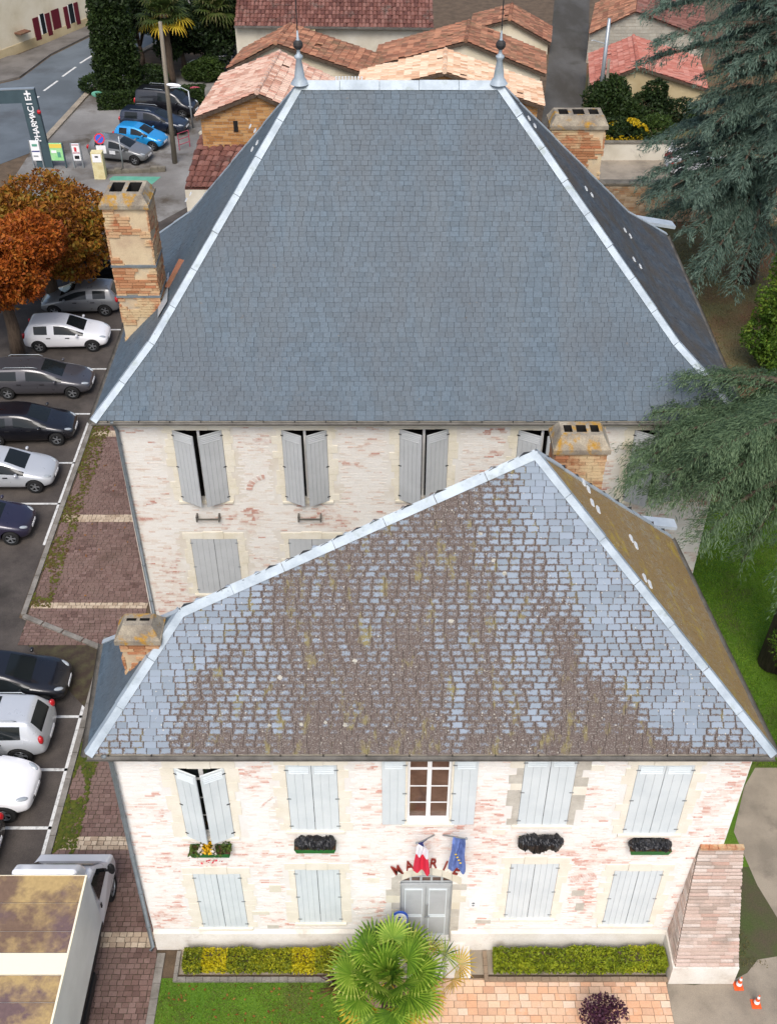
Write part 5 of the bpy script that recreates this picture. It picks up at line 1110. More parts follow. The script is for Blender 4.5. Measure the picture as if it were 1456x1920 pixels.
def gable_house(name, label, apex, left, right, back, D, wall, roof, gz0=0, over=.3, brick=None, flat=False, group='tiled houses beyond the town hall', stub=None):
    A = PY(*apex, D); Lp = PY(*left, D); Rp = PY(*right, D); rb = PZ(*back, A.z); v = rb-A; f = -v.normalized()*over
    t = thing(name, label, 'house', (A.x, D, 0), group)
    L2, R2 = Lp+v, Rp+v; dn = Vector((0, 0, .12)); iL, iR = Lp+(A-Lp)*.06, Rp+(A-Rp)*.06
    b = MB(); b.face([(iL.x, D, gz0), (iR.x, D, gz0), iR-dn, A-dn, iL-dn])
    q = [Vector((p.x, p.y, gz0)) for p in (iL, iL+v, iR+v, iR)]; b.face([q[0], iL-dn, iL+v-dn, q[1]]); b.face([q[3], q[2], iR+v-dn, iR-dn]); b.face([q[1], iL+v-dn, A+v-dn, iR+v-dn, q[2]]); w_ = b.build('wall', wall, t)
    tiles(t, [Lp+f, Lp+v, A+v, A+f], roof, flat=flat); tiles(t, [Rp+v, Rp+f, A+f, A+v], roof, flat=flat); ridge_tiles(t, A+f, A+v, roof)
    bb = MB()
    for P, Q in ((Lp, A), (Rp, A)): bb.beam(P+f*.9-dn*1.1, Q+f*.9-dn*1.1, .06, .16)
    bb.build('barge_board', 'bark', t)
    if brick:
        k = MB(); z = gz0; hh = .16
        while z < A.z-.2:
            x = min(Lp.x, A.x)
            def lim(z):
                fl = min(1, max(0, (z+hh-iL.z+.12)/(A.z-iL.z))); fr = min(1, max(0, (z+hh-iR.z+.12)/(A.z-iR.z))); return iL.x+(A.x-iL.x)*fl, iR.x+(A.x-iR.x)*fr
            a, c = lim(z); x = a-rnd.random()*.4
            while x < c:
                ww = rnd.uniform(.35, .5); p0, p1 = max(a, x)+.01, min(c, x+ww)-.01; x += ww
                if p1-p0 > .06: k.box(p0, p1, D-rnd.uniform(.008, .03), D, z+.012, z+hh-.012, 0, None, None, ('+y',))
            z += hh
        k.build('bricks', brick, t, 'stuff')
    return t, A, Lp, Rp, v
t, A, Lp, Rp, v = gable_house('tiled_house', 'barn with ochre brick gable and pinkish tile roof, left behind the slate roof', (483, 170), (368, 216), (612, 232), (524, 96), 60, 'mortar', 'tile_pink', brick='ochre_brick')
p = PY(442, 236, 60); b = MB(); b.box(p.x-.12, p.x+.12, 59.95, 60.02, p.z-.3, p.z+.3); b.build('vent_slot', 'dark_interior', t)
gable_house('tiled_house', 'cream walled house with rust tile roof behind the pinkish roofed barn', (518, 78), (428, 126), (700, 140), (545, 44), 72, 'cream_wall', 'tile_rust')
gable_house('tiled_house', 'low house with pale peach tile roof and brick gable, right behind the roof ridge', (833, 131), (668, 172), (1019, 196), (835, 92), 62, 'mortar', 'tile_peach', brick='ochre_brick')
gable_house('tiled_house', 'cream gabled house with mossy rust tiles behind the peach roof', (873, 74), (698, 122), (1022, 136), (879, 38), 74, 'cream_wall', 'tile_rust')
t, A, Lp, Rp, v = gable_house('tiled_house', 'beige house with smooth salmon red tile roof, right of the alley', (1196, 122), (1106, 158), (1326, 164), (1187, 66), 77, 'beige_wall', 'tile_red', flat=True)
gable_house('tiled_house', 'small house with orange red tiles beside the top of the alley', (955, 34), (880, 54), (1032, 78), (960, 6), 90, 'cream_wall', 'tile_rust', flat=True)
t = thing('long_house', 'long pale plastered house with brown tile roof across the top', 'house', (-5, 84, 0), 'tiled houses beyond the town hall'); a, c = PY(440, 46, 84), PY(812, 50, 84)
b = MB(); b.box(a.x, c.x, 84, 92, 0, a.z-.1); b.build('wall', 'pale_wall', t); d = Vector((0, 5, 2.2)); f = Vector((0, -.4, 0)); tiles(t, [a+f, c+f, c+d, a+d], 'tile_dark'); b = MB(); b.beam(a+f+Vector((0, -.08, .0)), c+f+Vector((0, -.08, .0)), .14, .14); b.build('gutter', 'gutter', t)
b = MB(); p = PY(575, 60, 83.2); b.box(p.x-.5, p.x+.5, 82.8, 83.6, 1, p.z-.3); b.box(p.x-.6, p.x+.6, 82.7, 83.7, p.z-.3, p.z+.1); b.build('chimney', 'beige_wall', t)
t = thing('block_house', 'grey block walled house with brown tiles behind the salmon roof', 'house', (20, 78, 0), 'tiled houses beyond the town hall'); a, c, e = PY(1104, 62, 88), PY(1320, 70, 88), PY(1190, 20, 88)
b = MB(); u = Vector((a.x/88*8+.3, 8, 0)); b.face([(a.x, 88, -.3), (c.x, 88, -.3), c, e, a]); b.face([(a.x, 88, -.3), a, a+u, (a.x+u.x, 96, -.3)]); b.face([(c.x, 88, -.3), (c.x+u.x, 96, -.3), c+u, c]); b.build('wall', 'mortar', t); k = MB(); z = .2
while z < e.z-.3:
    fl = min(1, max(0, (z+.25-a.z)/(e.z-a.z))); fr = min(1, max(0, (z+.25-c.z)/(e.z-c.z))); x0_, x1_ = a.x+(e.x-a.x)*fl, c.x+(e.x-c.x)*fr; x = x0_-rnd.random()*.5
    while x < x1_:
        p0, p1 = max(x, x0_)+.012, min(x+.55, x1_)-.012; x += .55
        if p1-p0 > .05: k.box(p0, p1, 87.98, 88, z+.012, z+.238, 0, None, None, ('+y',))
    z += .25
k.build('blocks', 'block_wall', t, 'stuff'); f = Vector((0, -.3, .05)); tiles(t, [a+f, a+u, e+u, e+f], 'tile_rust'); tiles(t, [c+u, c+f, e+f, e+u], 'tile_dark')
t = thing('lean_to', 'low lean-to with dark maroon tiles against the ochre brick barn', 'shed', (-10, 56, 0)); z1, z0 = 4.6, 3.4
q = [PZ(346, 352, z0), PZ(420, 352, z0), PZ(466, 258, z1), PZ(374, 252, z1)]; tiles(t, [q[0], q[1], q[2], q[3]], 'tile_dark'); b = MB()
for i in range(4): p, r_ = q[i], q[(i+1) % 4]; b.face([(p.x, p.y, 0), (r_.x, r_.y, 0), r_-Vector((0, 0, .1)), p-Vector((0, 0, .1))])
b.build('wall', 'pale_wall', t); b = MB(); b.beam(q[3]+Vector((0, .1, .08)), q[2]+Vector((0, .1, .08)), .3, .12); b.build('top_flashing', 'pale_wall', t)
t = thing('slatted_bench', 'small slatted timber frame on the roof line between the two nearer tiled houses', 'trellis', PY(655, 146, 63))
for i in range(9):
    p = PY(630+i*6, 146, 63); b = MB(); b.box(p.x-.05, p.x+.05, 62.9, 63, 0.2, p.z+.1); b.build('slat', 'white_vent', t)
# roadside house with maroon shutters
t = thing('roadside_house', 'cream plastered house with maroon shutters along the road, top left', 'house', PZ(37, 104, 0)); q0, q1 = PZ(-40, 128, 0), PZ(200, 36, 0); e = (q1-q0).normalized(); nrm = Vector((e.y, -e.x, 0)); ln = (q1-q0).length
Mx = Matrix(((*e, 0), (*(-nrm), 0), (0, 0, 1, 0), (0, 0, 0, 1))).transposed(); Mx.translation = q0
def loc(px, py):                                           # pixel on that facade -> (along, up)
    p = PP(px, py, q0, nrm); return (p-q0).dot(e), p.z
b = MB(); b.box(0, ln, 0, 7, -.02, 6.5, 0, None, Mx); b.build('wall', 'cream_wall', t); b = MB(); b.box(0, ln, -.05, -.002, 0, .7, 0, None, Mx); b.build('plinth', 'beige_wall', t)
def opening(pts, mat, name, d=.03, parent=None, z1=None):
    (a, z0), (c, _) = loc(*pts[0]), loc(*pts[1]); k = MB(); k.box(a, c, -d, .02, max(.05, z0), z1 or z0+1.7, 0, None, Mx); return k.build(name, mat, parent or t)
w_ = opening(((80, 70), (90, 67)), 'window_white', 'window', .02); opening(((81.5, 68), (88.5, 66)), 'glass', 'pane', .035, w_); opening(((68, 76), (78, 72)), 'maroon', 'shutter', .06); opening(((91, 67), (99, 64)), 'maroon', 'shutter', .06)
opening(((104, 70), (118, 65)), 'maroon', 'door', .04, None, 2.2); w_ = opening(((133, 50), (143, 46)), 'window_white', 'window', .02); opening(((134, 49), (142, 46)), 'glass', 'pane', .035, w_); opening(((125, 54), (132, 51)), 'maroon', 'shutter', .06); opening(((144, 46), (151, 43)), 'maroon', 'shutter', .06)
a, z = loc(42, 55); b = MB(); b.box(a-.9, a+.2, -.7, .0, z-.1, z, 0, None, Mx @ Matrix.Rotation(R(0), 4, 'X')); b.build('porch_roof', 'tile_rust', t)
# ------------------------------------------------------------------ garden wall, right
gw = thing('garden_wall', 'weathered pale brick garden wall with grey coping beyond the dry lawn', 'wall', (17, 58, 0)); y = PZ(1250, 415, 0).y; x0, x1 = 8.5, 30; zt = PY(1250, 346, y).z
b = MB(); b.box(x0, x1, y, y+.4, 0, zt); b.build('core', 'mortar', gw); k = MB(); z = .02; pr = 0
while z < zt-.1:
    x = x0-rnd.random()*.3
    while x < x1:
        w = rnd.uniform(.26, .36); a, c = max(x, x0)+.008, min(x+w, x1)-.008; x += w
        if c-a > .05: k.box(a, c, y-rnd.uniform(.01, .03), y, z+.01, z+.115, 0, None, None, ('+y',))
    z += .125
k.build('bricks', 'garden_brick', gw, 'stuff'); x = x0
while x < x1: k = MB(); w = rnd.uniform(.7, 1.0); k.box(x+.006, x+w-.006, y-.09, y+.49, zt, zt+.1+rnd.uniform(0, .02)); k.build('coping_stone', 'coping', gw); x += w
gw2 = thing('garden_wall', 'low plain rendered wall behind the yellow bush, half hidden by the chimney', 'wall', (14, 66, 0)); b = MB(); y2 = PZ(1180, 300, 0).y; b.box(10.5, 22, y2, y2+.3, 0, 1.1); b.build('wall', 'pale_wall', gw2); b = MB(); b.box(10.4, 22.1, y2-.05, y2+.35, 1.1, 1.18); b.build('coping', 'coping', gw2)
sheet('yard_terrace', ground_px([(1120, 342), (1120, 296), (1330, 296), (1330, 342)]), 'gravel_path', .002)
t = thing('sunshade', 'folded red and white parasol behind the garden wall', 'parasol', PZ(1250, 330, 0)); p = ORG[t]; b = MB(); b.tube([p, p+Vector((0, 0, 2.3))], .03, 6); b.build('pole', 'steel', t); b = MB(); b.lathe([(.32, 1.0), (.22, 1.7), (.03, 2.2)], 8, 0, Matrix.Translation(p)); b.build('canopy', 'sign_white', t); b = MB(); b.lathe([(.29, 1.3), (.25, 1.62)], 8, 0, Matrix.Translation(p)); b.build('stripe', 'sign_red', t)
# ------------------------------------------------------------------ posts, signs
def pole(name, label, base, top, r0, r1, mat, cat, group=None):
    p = PZ(*base, 0); q = PY(*top, p.y); t = thing(name, label, cat, p, group); b = MB(); b.tube([p, q], [r0, r1], 10); b.build('pole', mat, t, smooth=True); return t, p, q
t, p, q = pole('street_lamp', 'tall weathered timber pole with a white lamp arm in front of the black van', (328, 305), (300, 40), .17, .11, 'wood_pole', 'street lamp')
a = PY(311, 158, p.y); b = MB(); b.tube([a, a+Vector((.25, -.3, .15)), a+Vector((.75, -.5, .1))], .03, 6); b.build('arm', 'steel', t); b = MB(); b.ball(a+Vector((.55, -.45, .12)), (.5, .16, .1), 12, M=Matrix.Rotation(R(-15), 4, 'Z')); b.build('lamp_head', 'sign_white', t, smooth=True)
t, p, q = pole('street_lamp', 'slim grey post with a curved arm by the corner of the barn', (362, 240), (353, 170), .06, .05, 'steel', 'street lamp'); b = MB(); b.tube([q, q+Vector((-.5, 0, .25)), q+Vector((-1.2, 0, .2))], .035, 6); b.build('arm', 'steel', t)
t, p, q = pole('utility_pole', 'grey concrete utility pole at the mouth of the alley', (1118, 235), (1142, 34), .17, .11, 'steel', 'pole', 'pair of poles by the alley'); b = MB(); a = PY(1136, 82, p.y); b.tube([a, a+Vector((-.9, 0, .25)), a+Vector((-1.0, 0, .2))], .03, 6); b.build('arm', 'steel', t)
t, p, q = pole('utility_pole', 'thin brown timber pole leaning beside the concrete pole by the alley', (1130, 238), (1141, 110), .12, .09, 'wood_pole', 'pole', 'pair of poles by the alley')
t, p, q = pole('road_sign', 'round blue and red no parking sign on a thin post', (199, 322), (187, 262), .035, .035, 'steel', 'sign'); b = MB(); Q = Matrix.Translation(q+Vector((0, -.05, .1))) @ Matrix.Rotation(R(75), 4, 'X'); b.lathe([(.001, 0), (.33, 0), (.33, -.02), (.001, -.02)], 24, 0, Q); f_ = b.build('disc', 'sign_red', t); b = MB(); b.lathe([(.001, .004), (.25, .004)], 24, 0, Q); b.build('face', 'sign_blue', f_); b = MB(); b.box(-.26, .26, -.03, .03, .007, .012, 0, None, Q @ Matrix.Rotation(R(45), 4, 'Z')); b.build('bar', 'sign_red', f_)
b = MB(); c = q+Vector((0, -.05, -.55)); b.box(c.x-.3, c.x+.3, c.y-.01, c.y+.01, c.z-.28, c.z+.22); b.build('plate', 'sign_white', t)
t, p, q = pole('sign_post', 'bare thin grey post in front of the grey hatchback', (232, 322), (222, 255), .04, .04, 'steel', 'post')
# the pharmacy totem
p = PZ(86, 312, 0); q = PY(50, 166, p.y); t = thing('pharmacy_totem', 'tall dark teal sign mast reading PHARMACIE in white letters', 'sign', p); up = q-p; L = up.length; Mx = Matrix.Translation(p) @ Matrix.Rotation(math.atan2(up.x, up.z), 4, 'Y'); wd = .95
b = MB(); b.box(-wd/2, wd/2, -.15, .15, 0, L, 0, None, Mx); b.build('mast', 'sign_teal', t); b = MB(); b.box(-2.2, -wd/2-.003, -.14, .14, L-.8, L-.01, 0, None, Mx); b.build('arm', 'sign_teal', t); b = MB(); b.box(-2.2, wd/2, -.16, .16, L+.002, L+.05, 0, None, Mx); b.build('cap', 'steel', t)
for i, ch in enumerate('PHARMACIE'):
    me = text_mesh(ch, .52, .015); me.materials.append(MATS['sign_white']); o = link('letter', me, t); o.matrix_local = Matrix.Translation(-p) @ Mx @ Matrix.Translation((.17, -.17, L*.37+i*(L*.52/8))) @ Matrix.Rotation(R(90), 4, 'X') @ Matrix.Rotation(R(90), 4, 'Z')
b = MB()
for s in ((.0, .42, .12), ): b.box(-.2, .2, -.175, -.152, L-.3, L-.2, 0, None, Mx); b.box(-.05, .05, -.174, -.153, L-.45, L-.05, 0, None, Mx)
b.build('cross', 'sign_white', t); b = MB(); b.ball(Mx @ Vector((wd/2-.02, -.15, L*.72)), .14, 8); b.build('red_light', 'lamp_red', t)
def board(px0, px1, py0, py1, label, face, group='notice boards beside the pharmacy mast'):
    p = PZ((px0+px1)/2, py1+14, 0); a, c = PY(px0, py0, p.y), PY(px1, py1, p.y); t = thing('notice_board', label, 'sign board', p, group); b = MB(); b.box(a.x, c.x, p.y-.05, p.y+.05, c.z, a.z); b.build('panel', face[0], t)
    b = MB()
    for x in (a.x-.04, c.x+.04): b.box(x-.04, x+.04, p.y-.06, p.y+.06, 0, a.z+.02)
    b.build('post', face[3] if len(face) > 3 else 'steel', t); H_ = a.z-c.z; W_ = c.x-a.x; y = p.y-.052
    for i, (mat, x0, x1, z0, z1) in enumerate(face[1]): k = MB(); k.box(a.x+W_*x0, a.x+W_*x1, y-.008-.003*i, y, c.z+H_*z0, c.z+H_*z1); k.build('print', mat, t)
board(55, 79, 263, 300, 'white notice board with blue green print left of the teal mast', ('sign_white', (('flag_navy', .04, .96, .44, .50), ('green_paint', .2, .8, .72, .84), ('steel', .15, .7, .2, .26))))
board(91, 121, 268, 300, 'yellow and green map board right of the teal mast', ('sign_green', (('sign_yellow', .02, .98, .74, .97), ('sign_white', .1, .5, .45, .6), ('green_paint', .55, .8, .2, .5)), None, 'sign_teal'))
board(133, 153, 269, 300, 'narrow white board with red print between map board and grey hatchback', ('sign_white', (('pink_metal', .05, .95, .44, .49), ('pink_metal', .05, .95, .93, .97), ('trim', .2, .8, .1, .3), ('sign_red', .3, .6, .55, .8))))
p = PZ(188, 336, 0); t = thing('payment_terminal', 'cream square pillar with white face at the corner of the autumn tree', 'pillar', p); b = MB(); b.box(p.x-.35, p.x+.35, p.y, p.y+.5, 0, 1.7); b.build('body', 'cream_pillar', t); b = MB(); b.box(p.x-.28, p.x+.28, p.y-.012, p.y-.001, 1.1, 1.62); b.build('face', 'sign_white', t); b = MB(); b.box(p.x-.1, p.x+.1, p.y-.022, p.y-.013, 1.4, 1.5); b.build('slot', 'trim', t)
t = thing('rubble_kerb', 'rough stone kerb in front of the grey hatchback', 'kerb', PZ(250, 322, 0))
for i in range(9): p = PZ(196+i*13.5, 325-i*.6, 0); b = MB(); b.box(p.x-.24, p.x+.22, p.y-.15, p.y+.15, 0, .2+rnd.uniform(0, .12)); b.build('stone', 'coping', t)
p = PZ(340, 280, 0); t = thing('barrier', 'pink red metal hoop barrier beside the timber lamp pole', 'barrier', p, None); b = MB()
for x in (-.1, .5): b.tube([p+Vector((x, x, 0)), p+Vector((x, x, 1.1))], .03, 6)
for z in (.35, .7, 1.1): b.tube([p+Vector((-.1, -.1, z)), p+Vector((.5, .5, z))], .025, 6)
b.build('frame', 'pink_metal', t)
for i, (px, py, m_) in enumerate(((192, 189, 'green_paint'), (340, 180, 'green_paint'), (372, 180, 'pink_metal'))):
    p = PZ(px, py+8, 0); t = thing('round_sign', ('small green oval sign on the left end of the yard hedge', 'small green oval sign on the hedge behind the black van', 'small pink oval sign at the right end of the yard hedge')[i], 'sign', p, 'oval signs on the yard hedge'); b = MB(); b.ball(p+Vector((0, -.9, 1.1)), (.42, .04, .22), 14); b.build('face', m_, t); b = MB(); b.tube([p+Vector((0, -.86, 0)), p+Vector((0, -.86, 1.1))], .025, 6); b.build('post', 'steel', t)

# ------------------------------------------------------------------ trees and bushes
def blob_tree(name, label, cat, base, clumps, mat, n, leaf, trunk=None, group=None, clear=.0, tb=0.0, holes=2.0):
    """clumps: centre offsets and radii of the leaf masses round the base point"""
    t = thing(name, label, cat, base, group); bp = Vector(base); vols = [r[0]*r[1]*r[2] for _, r in clumps]; tot = sum(v**.67 for v in vols); PP_, NN = [], []
    for (c, r), v in zip(clumps, vols):
        k = int(n*v**.67/tot); d = unit(G.normal(size=(k, 3))); rad = .62+.4*G.random((k, 1))**.6; lump = np.array([1+.22*noise.noise((x[0]*2.3+c[0], x[1]*2.3+c[1], x[2]*2.3)) for x in d])[:, None]
        PP_.append(d*rad*lump*np.array(r)+np.array(c)+np.array(bp)); NN.append(d)
    P = np.concatenate(PP_); N = np.concatenate(NN); keep = np.array([noise.noise(Vector(p)*holes) > clear-.35 for p in P]) & (P[:, 2] > .05); P, N = P[keep], N[keep]; k = len(P)
    D = unit(G.normal(size=(k, 3))+N*.7); U = unit(np.cross(D, G.normal(size=(k, 3)))); T = .45+tb+.4*np.array([noise.noise(Vector(p)*.9) for p in P])+G.normal(size=k)*.2
    cards('crown' if trunk else 'foliage', mat, P, D, U, leaf*G.uniform(.7, 1.3, k), leaf*.55*G.uniform(.7, 1.2, k), T, t, None, .3)
    b = MB()
    if trunk:
        h, r = trunk; b.tube([bp, bp+Vector((.1, 0, h*.5)), bp+Vector((0, .1, h))], [r*1.25, r, r*.75], 10)
        for c, rr in clumps: b.tube([bp+Vector((0, .1, h*.9)), (bp+Vector((0, .1, h))).lerp(bp+Vector(c), .5)+Vector((0, 0, .2)), bp+Vector(c)], [r*.5, r*.3, r*.1], 6)
        b.build('trunk', 'bark', t, smooth=True)
    else:
        for c, rr in clumps: b.tube([bp, bp.lerp(bp+Vector(c), .6), bp+Vector(c)], [.06, .04, .02], 5)
        b.build('stem', 'bark', t)
    return t
def crown(R_, h, n, seed, flat=.8):
    r = random.Random(seed); out = [((0, 0, h), (R_*.8, R_*.8, R_*.75*flat))]
    for i in range(n): a = i*2.4+r.random(); q = R_*r.uniform(.45, .68); out.append(((q*math.cos(a), q*math.sin(a), h+r.uniform(-.55, .5)*R_*flat), (R_*r.uniform(.4, .55),)*2+(R_*r.uniform(.34, .48),)))
    return out
blob_tree('chestnut_tree', 'large autumn tree with brown and olive crown beside the left chimney', 'tree', (-17.2, 50.0, 0), crown(3.7, 3.9, 13, 1, .62), 'leaf_autumn', 60000, .115, (3.2, .28), 'autumn trees in the car park', .14, 0, 1.3)
blob_tree('chestnut_tree', 'rusty orange autumn tree with bare trunk over the white hatchback', 'tree', (-17.6, 44.6, 0), crown(2.9, 5.0, 12, 5, .85), 'leaf_rust', 50000, .105, (3.4, .3), 'autumn trees in the car park', .14, 0, 1.3)
p = PZ(228, 186, 0); blob_tree('cypress_tree', 'tall dark columnar cypress behind the yard hedge', 'tree', p, [((0, 0, 1.6+i*1.3), (1.75-.09*i, 1.75-.09*i, 1.3)) for i in range(8)], 'leaf_cypress', 26000, .13, (1.5, .25), None, -.1)
p = PZ(288, 176, 0); blob_tree('round_bush', 'clipped round dark bush between cypress and timber pole', 'bush', p, [((0, 0, 1.1), (1.15, 1.1, 1.0)), ((.5, 0, .8), (.8, .8, .8))], 'leaf_dark', 6000, .08, None, 'bushes in the yard garden', -.2)
p = PZ(392, 150, 0); blob_tree('round_bush', 'green bush in front of the dark blue car under the palms', 'bush', p, [((0, 0, .8), (1.2, 1, .9)), ((-1.1, 0, .6), (.9, .8, .7))], 'leaf_mid', 5000, .09, None, 'bushes in the yard garden', -.1, -.2)
p = PZ(178, 172, 0); blob_tree('shrub', 'straggly shrub where the kerb meets the cypress', 'bush', p, [((0, 0, .6), (1.1, 1, .6)), ((.8, .8, .8), (.8, .8, .8))], 'leaf_dark', 2500, .12, None, 'bushes in the yard garden', .05)
t = thing('yard_hedge', 'low clipped dark green hedge along the back of the pharmacy yard', 'hedge', PZ(222, 208, 0)); h0, h1 = PZ(184, 207, 0), PZ(385, 200, 0); n = 9000; u = G.random(n); P = np.stack([h0.x+(h1.x-h0.x)*u, h0.y+(h1.y-h0.y)*u, G.random(n)*1.15], 1); s = G.random(n); P[:, 1] += np.where(s < .55, G.random(n)*.15, G.random(n)*1.3); P[:, 2] = np.where(s < .55, P[:, 2], 1.1+G.random(n)*.1)
D, U = rand_frame(n, .3); cards('foliage', 'leaf_dark', P, D, U, .09, .06, G.random(n), t); b = MB(); b.beam(h0+Vector((.1, .75, .5)), h1+Vector((-.1, .75, .5)), 1.1, .98); b.build('branches', 'bark', t)
for i, (px, py, hh, w) in enumerate(((285, 60, 4.2, 3.0), (330, 100, 3.6, 2.4), (250, 90, 4.5, 2.2), (395, 92, 3.2, 2.6), (440, 70, 4.5, 2.4))):
    p = PZ(px, py+70, 0); p = Vector((p.x, p.y+4, 0)); blob_tree('garden_tree', ('bright green leafy tree right of the cypress', 'dark evergreen behind the timber lamp pole', 'dark evergreen just behind the cypress', 'shadowy evergreen behind the dark blue car', 'dark evergreen left of the rust tiled house')[i], 'tree', p, crown(w, hh, 7, 20+i, 1.1), 'leaf_mid' if i == 0 else 'leaf_dark', 9000, .15, (1.6, .18), 'evergreens in the yard garden', -.05, -.25 if i else -.1)
fan_palm('palm_tree', 'garden palm with shaggy brown skirt behind the timber lamp pole', 'palm tree', PZ(322, 158, 0), 5.0, 40, 2.3, 'leaf_far_palm', 21, .3, True, 14, .07, 1.2)
fan_palm('palm_tree', 'garden palm with slim dark trunk beside the parked dark blue car', 'palm tree', PZ(413, 135, 0), 4.6, 34, 2.2, 'leaf_far_palm', 33, .2, False, 14, .07, 1.2)
p = PZ(1150, 240, 0); blob_tree('bush', 'dark green bush behind the two poles beside the alley', 'bush', p, [((-.6, 0, 1.6), (1.7, 1.4, 1.6)), ((.6, -.6, 1.0), (1.4, 1.2, 1.1)), ((-.4, .5, 2.4), (1.1, 1, 1.0))], 'leaf_dark', 9000, .12, None, 'bushes behind the garden wall', -.1, .12)
p = PZ(1240, 232, 0); blob_tree('bush', 'brownish scrub in front of the beige house wall', 'bush', p, [((-1, 0, 1.0), (1.6, 1.2, 1.2)), ((1.0, 0, .8), (1.6, 1.2, .9)), ((-.6, .6, 2.0), (.9, .8, .8))], 'leaf_dark', 6500, .12, None, 'bushes behind the garden wall', .02, -.15)
p = PZ(1168, 282, 0); t = blob_tree('flowering_shrub', 'shrub covered in bright yellow blossom beside the right chimney', 'shrub', p, [((-.5, 0, 1.2), (1.0, .9, 1.0)), ((.5, -.2, .9), (1.0, .9, .9))], 'leaf_dark', 4200, .1, None, None, -.05); n = 2600; d = unit(G.normal(size=(n, 3))); P = d*1.1*np.array([1.35, .95, .95])+np.array([p.x, p.y, 1.05]); P = P[[noise.noise(Vector(q)*1.3) > .04 for q in P]]; D, U = rand_frame(len(P)); cards('blossom', 'leaf_yellow', P, D, U, .085, .06, G.uniform(.45, 1, len(P)), t)
p = PZ(1225, 275, 0); blob_tree('bush', 'mid green bush between the yellow shrub and the cedar', 'bush', p, [((0, 0, 1.0), (1.3, 1.1, 1.1))], 'leaf_mid', 3000, .11, None, 'bushes behind the garden wall', -.05, -.15)
def cedar(label, trunk, branches, mat, seed, blade=.2, dens=1.0):
    """branches: (height, azimuth deg, length, droop); sprays hang from side shoots along each"""
    r = random.Random(seed); t = thing('cedar_tree', label, 'tree', trunk, 'cedars on the right'); bp = Vector(trunk); wood = MB(); top = max(b_[0] for b_ in branches)+1; wood.tube([bp, bp+Vector((.1, 0, top*.5)), bp+Vector((0, 0, top))], [.5, .36, .1], 10); C, DD, TT, LL = [], [], [], []
    for z, az, L, dr in branches:
        a = R(az); d = Vector((math.cos(a), math.sin(a), 0)); s = Vector((-d.y, d.x, 0)); pts = [bp+Vector((0, 0, z))+d*(L*q)+Vector((0, 0, L*.12*math.sin(q*2.2)-dr*q*q))+s*.25*math.sin(q*4+z) for q in np.linspace(0, 1, 9)]; wood.tube(pts, [.15*(1-.85*i/8) for i in range(9)], 6)
        ns = int(L*11*dens)
        for i in range(ns):
            q = .12+.88*r.random()**.75; j = min(7, int(q*8)); p = pts[j].lerp(pts[j+1], q*8-j); sg = r.choice((-1, 1)); sl = (1.9-1.2*q)*r.uniform(.5, 1.1)*min(1, L/4); dirn = (d*r.uniform(.35, 1.0)+s*sg*r.uniform(.5, 1.0)).normalized(); hang = r.uniform(.2, .55)+dr*.06
            for k in range(int(24*dens*max(.6, sl))):
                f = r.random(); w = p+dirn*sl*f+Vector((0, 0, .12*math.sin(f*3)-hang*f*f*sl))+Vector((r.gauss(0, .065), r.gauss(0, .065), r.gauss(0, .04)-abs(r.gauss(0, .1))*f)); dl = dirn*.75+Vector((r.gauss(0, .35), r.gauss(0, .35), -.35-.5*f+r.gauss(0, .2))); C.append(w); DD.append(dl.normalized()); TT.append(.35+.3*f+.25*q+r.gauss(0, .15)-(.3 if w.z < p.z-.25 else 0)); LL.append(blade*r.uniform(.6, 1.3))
    n = len(C); D = unit(np.array(DD)); U = unit(np.cross(D, G.normal(size=(n, 3))*.5+np.array([0, 0, 1.]))); cards('crown', mat, np.array(C), D, U, LL, np.array(LL)*.15, np.array(TT), t, None, .25); wood.build('trunk', 'bark', t, smooth=True); return t
r3 = random.Random(9)
br = []
for z in np.linspace(3.2, 15.5, 25):
    for k in range(3): br.append((z, r3.choice((150, 175, 200, 225, 250, 270, 120, 300, 90))+r3.uniform(-14, 14), (7.2-.25*z)*r3.uniform(.75, 1.1), r3.uniform(.6, 1.6)+(.5 if z < 6 else 0)))
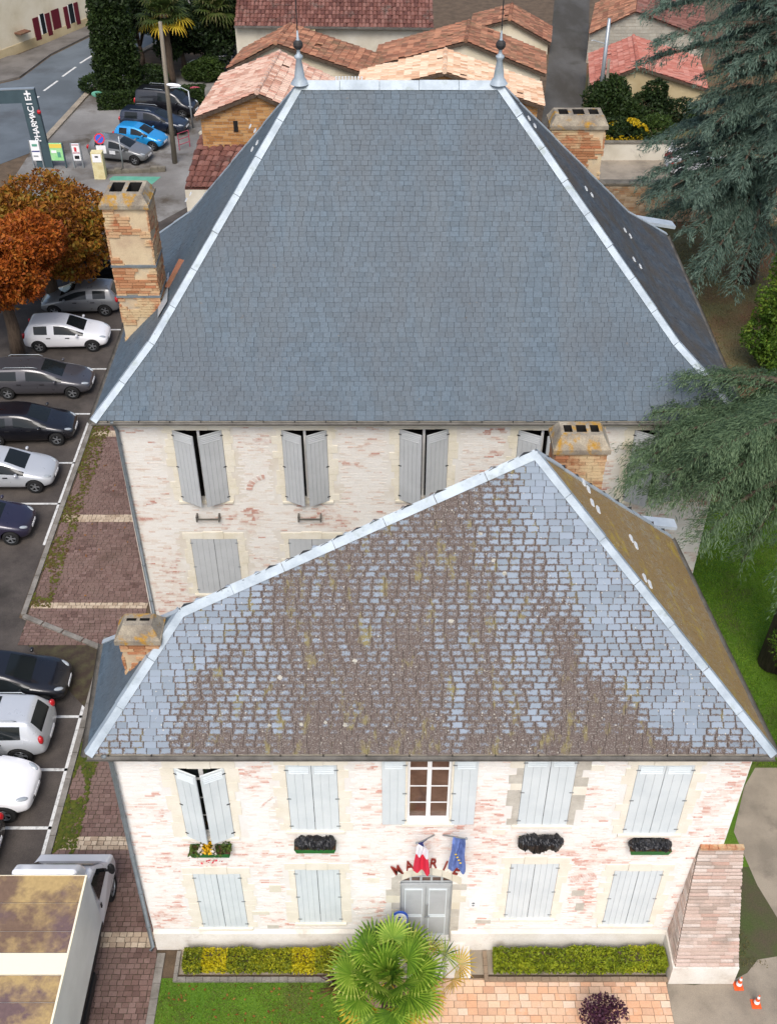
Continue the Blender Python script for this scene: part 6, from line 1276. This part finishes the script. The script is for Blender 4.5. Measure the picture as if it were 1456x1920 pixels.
br += [(16, 182, 6.2, .8), (15.2, 176, 6.6, .9), (14.4, 186, 6.8, 1.0), (13.6, 179, 7.2, 1.0), (12.8, 190, 7.0, 1.1), (11.8, 183, 7.4, 1.2), (5.2, 232, 7.5, 3.2), (5.0, 245, 7.0, 3.0), (4.6, 225, 6.5, 2.6), (8, 180, 6.4, 1.4), (7, 190, 6.6, 1.8), (6.5, 200, 6.8, 1.8)]
cedar('big blue green cedar with drooping branches over the garden wall, upper right', (19.0, 52.5, 0), br, 'leaf_cedar', 3, .12, 1.2)
br = []
for z in np.linspace(7.9, 10.7, 10):
    for k in range(3): br.append((z, r3.choice((160, 175, 190, 205, 220, 240, 150, 300, 60))+r3.uniform(-10, 10), r3.uniform(3.0, 5.4)*(1.1-.05*(z-8)), r3.uniform(.4, 1.0)))
br += [(8.5, 214, 3.4, 2.4), (8.3, 208, 3.0, 2.0), (9.2, 180, 6.0, 1.0), (8.8, 184, 6.2, 1.0), (8.6, 190, 5.6, 1.0), (9.8, 176, 5.2, .9), (9.0, 196, 5.2, .9)]
cedar('fresher green cedar close to the front house, right edge below the rear eave', (13.1, 25.3, 0), br, 'leaf_cedar_fresh', 5, .072, 1.95)
def conifer(label, base, h, r, n, leaf=.1, seed=0):
    cl = [((r*.35*math.cos(i*2.4), r*.35*math.sin(i*2.4), h*(.12+.8*i/11)), (r*(1.0-.62*i/11), r*(1.0-.62*i/11), h*.13)) for i in range(12)]
    return blob_tree('golden_conifer', label, 'tree', base, cl, 'leaf_thuja', n, leaf, (h*.3, .14), 'bright green conifers at the right edge', .08, -.05, 1.6)
conifer('tallest bright green conifer with orange tips in front of the upper cedar', (18.1, 43.5, 0), 9.5, 1.45, 26000, .085)
conifer('small bright green conifer at the right beside the rear house eave', (14.3, 33.5, 0), 9.4, .95, 14000, .075)
conifer('bright green conifer standing on the lawn at the right edge', (13.5, 24.3, 0), 10.6, .85, 14000, .06)
conifer('low bright green conifer on the lawn beside the lichen roof corner', (13.0, 20.4, 0), 6.6, .75, 8000, .055)
bpy.context.view_layer.update()
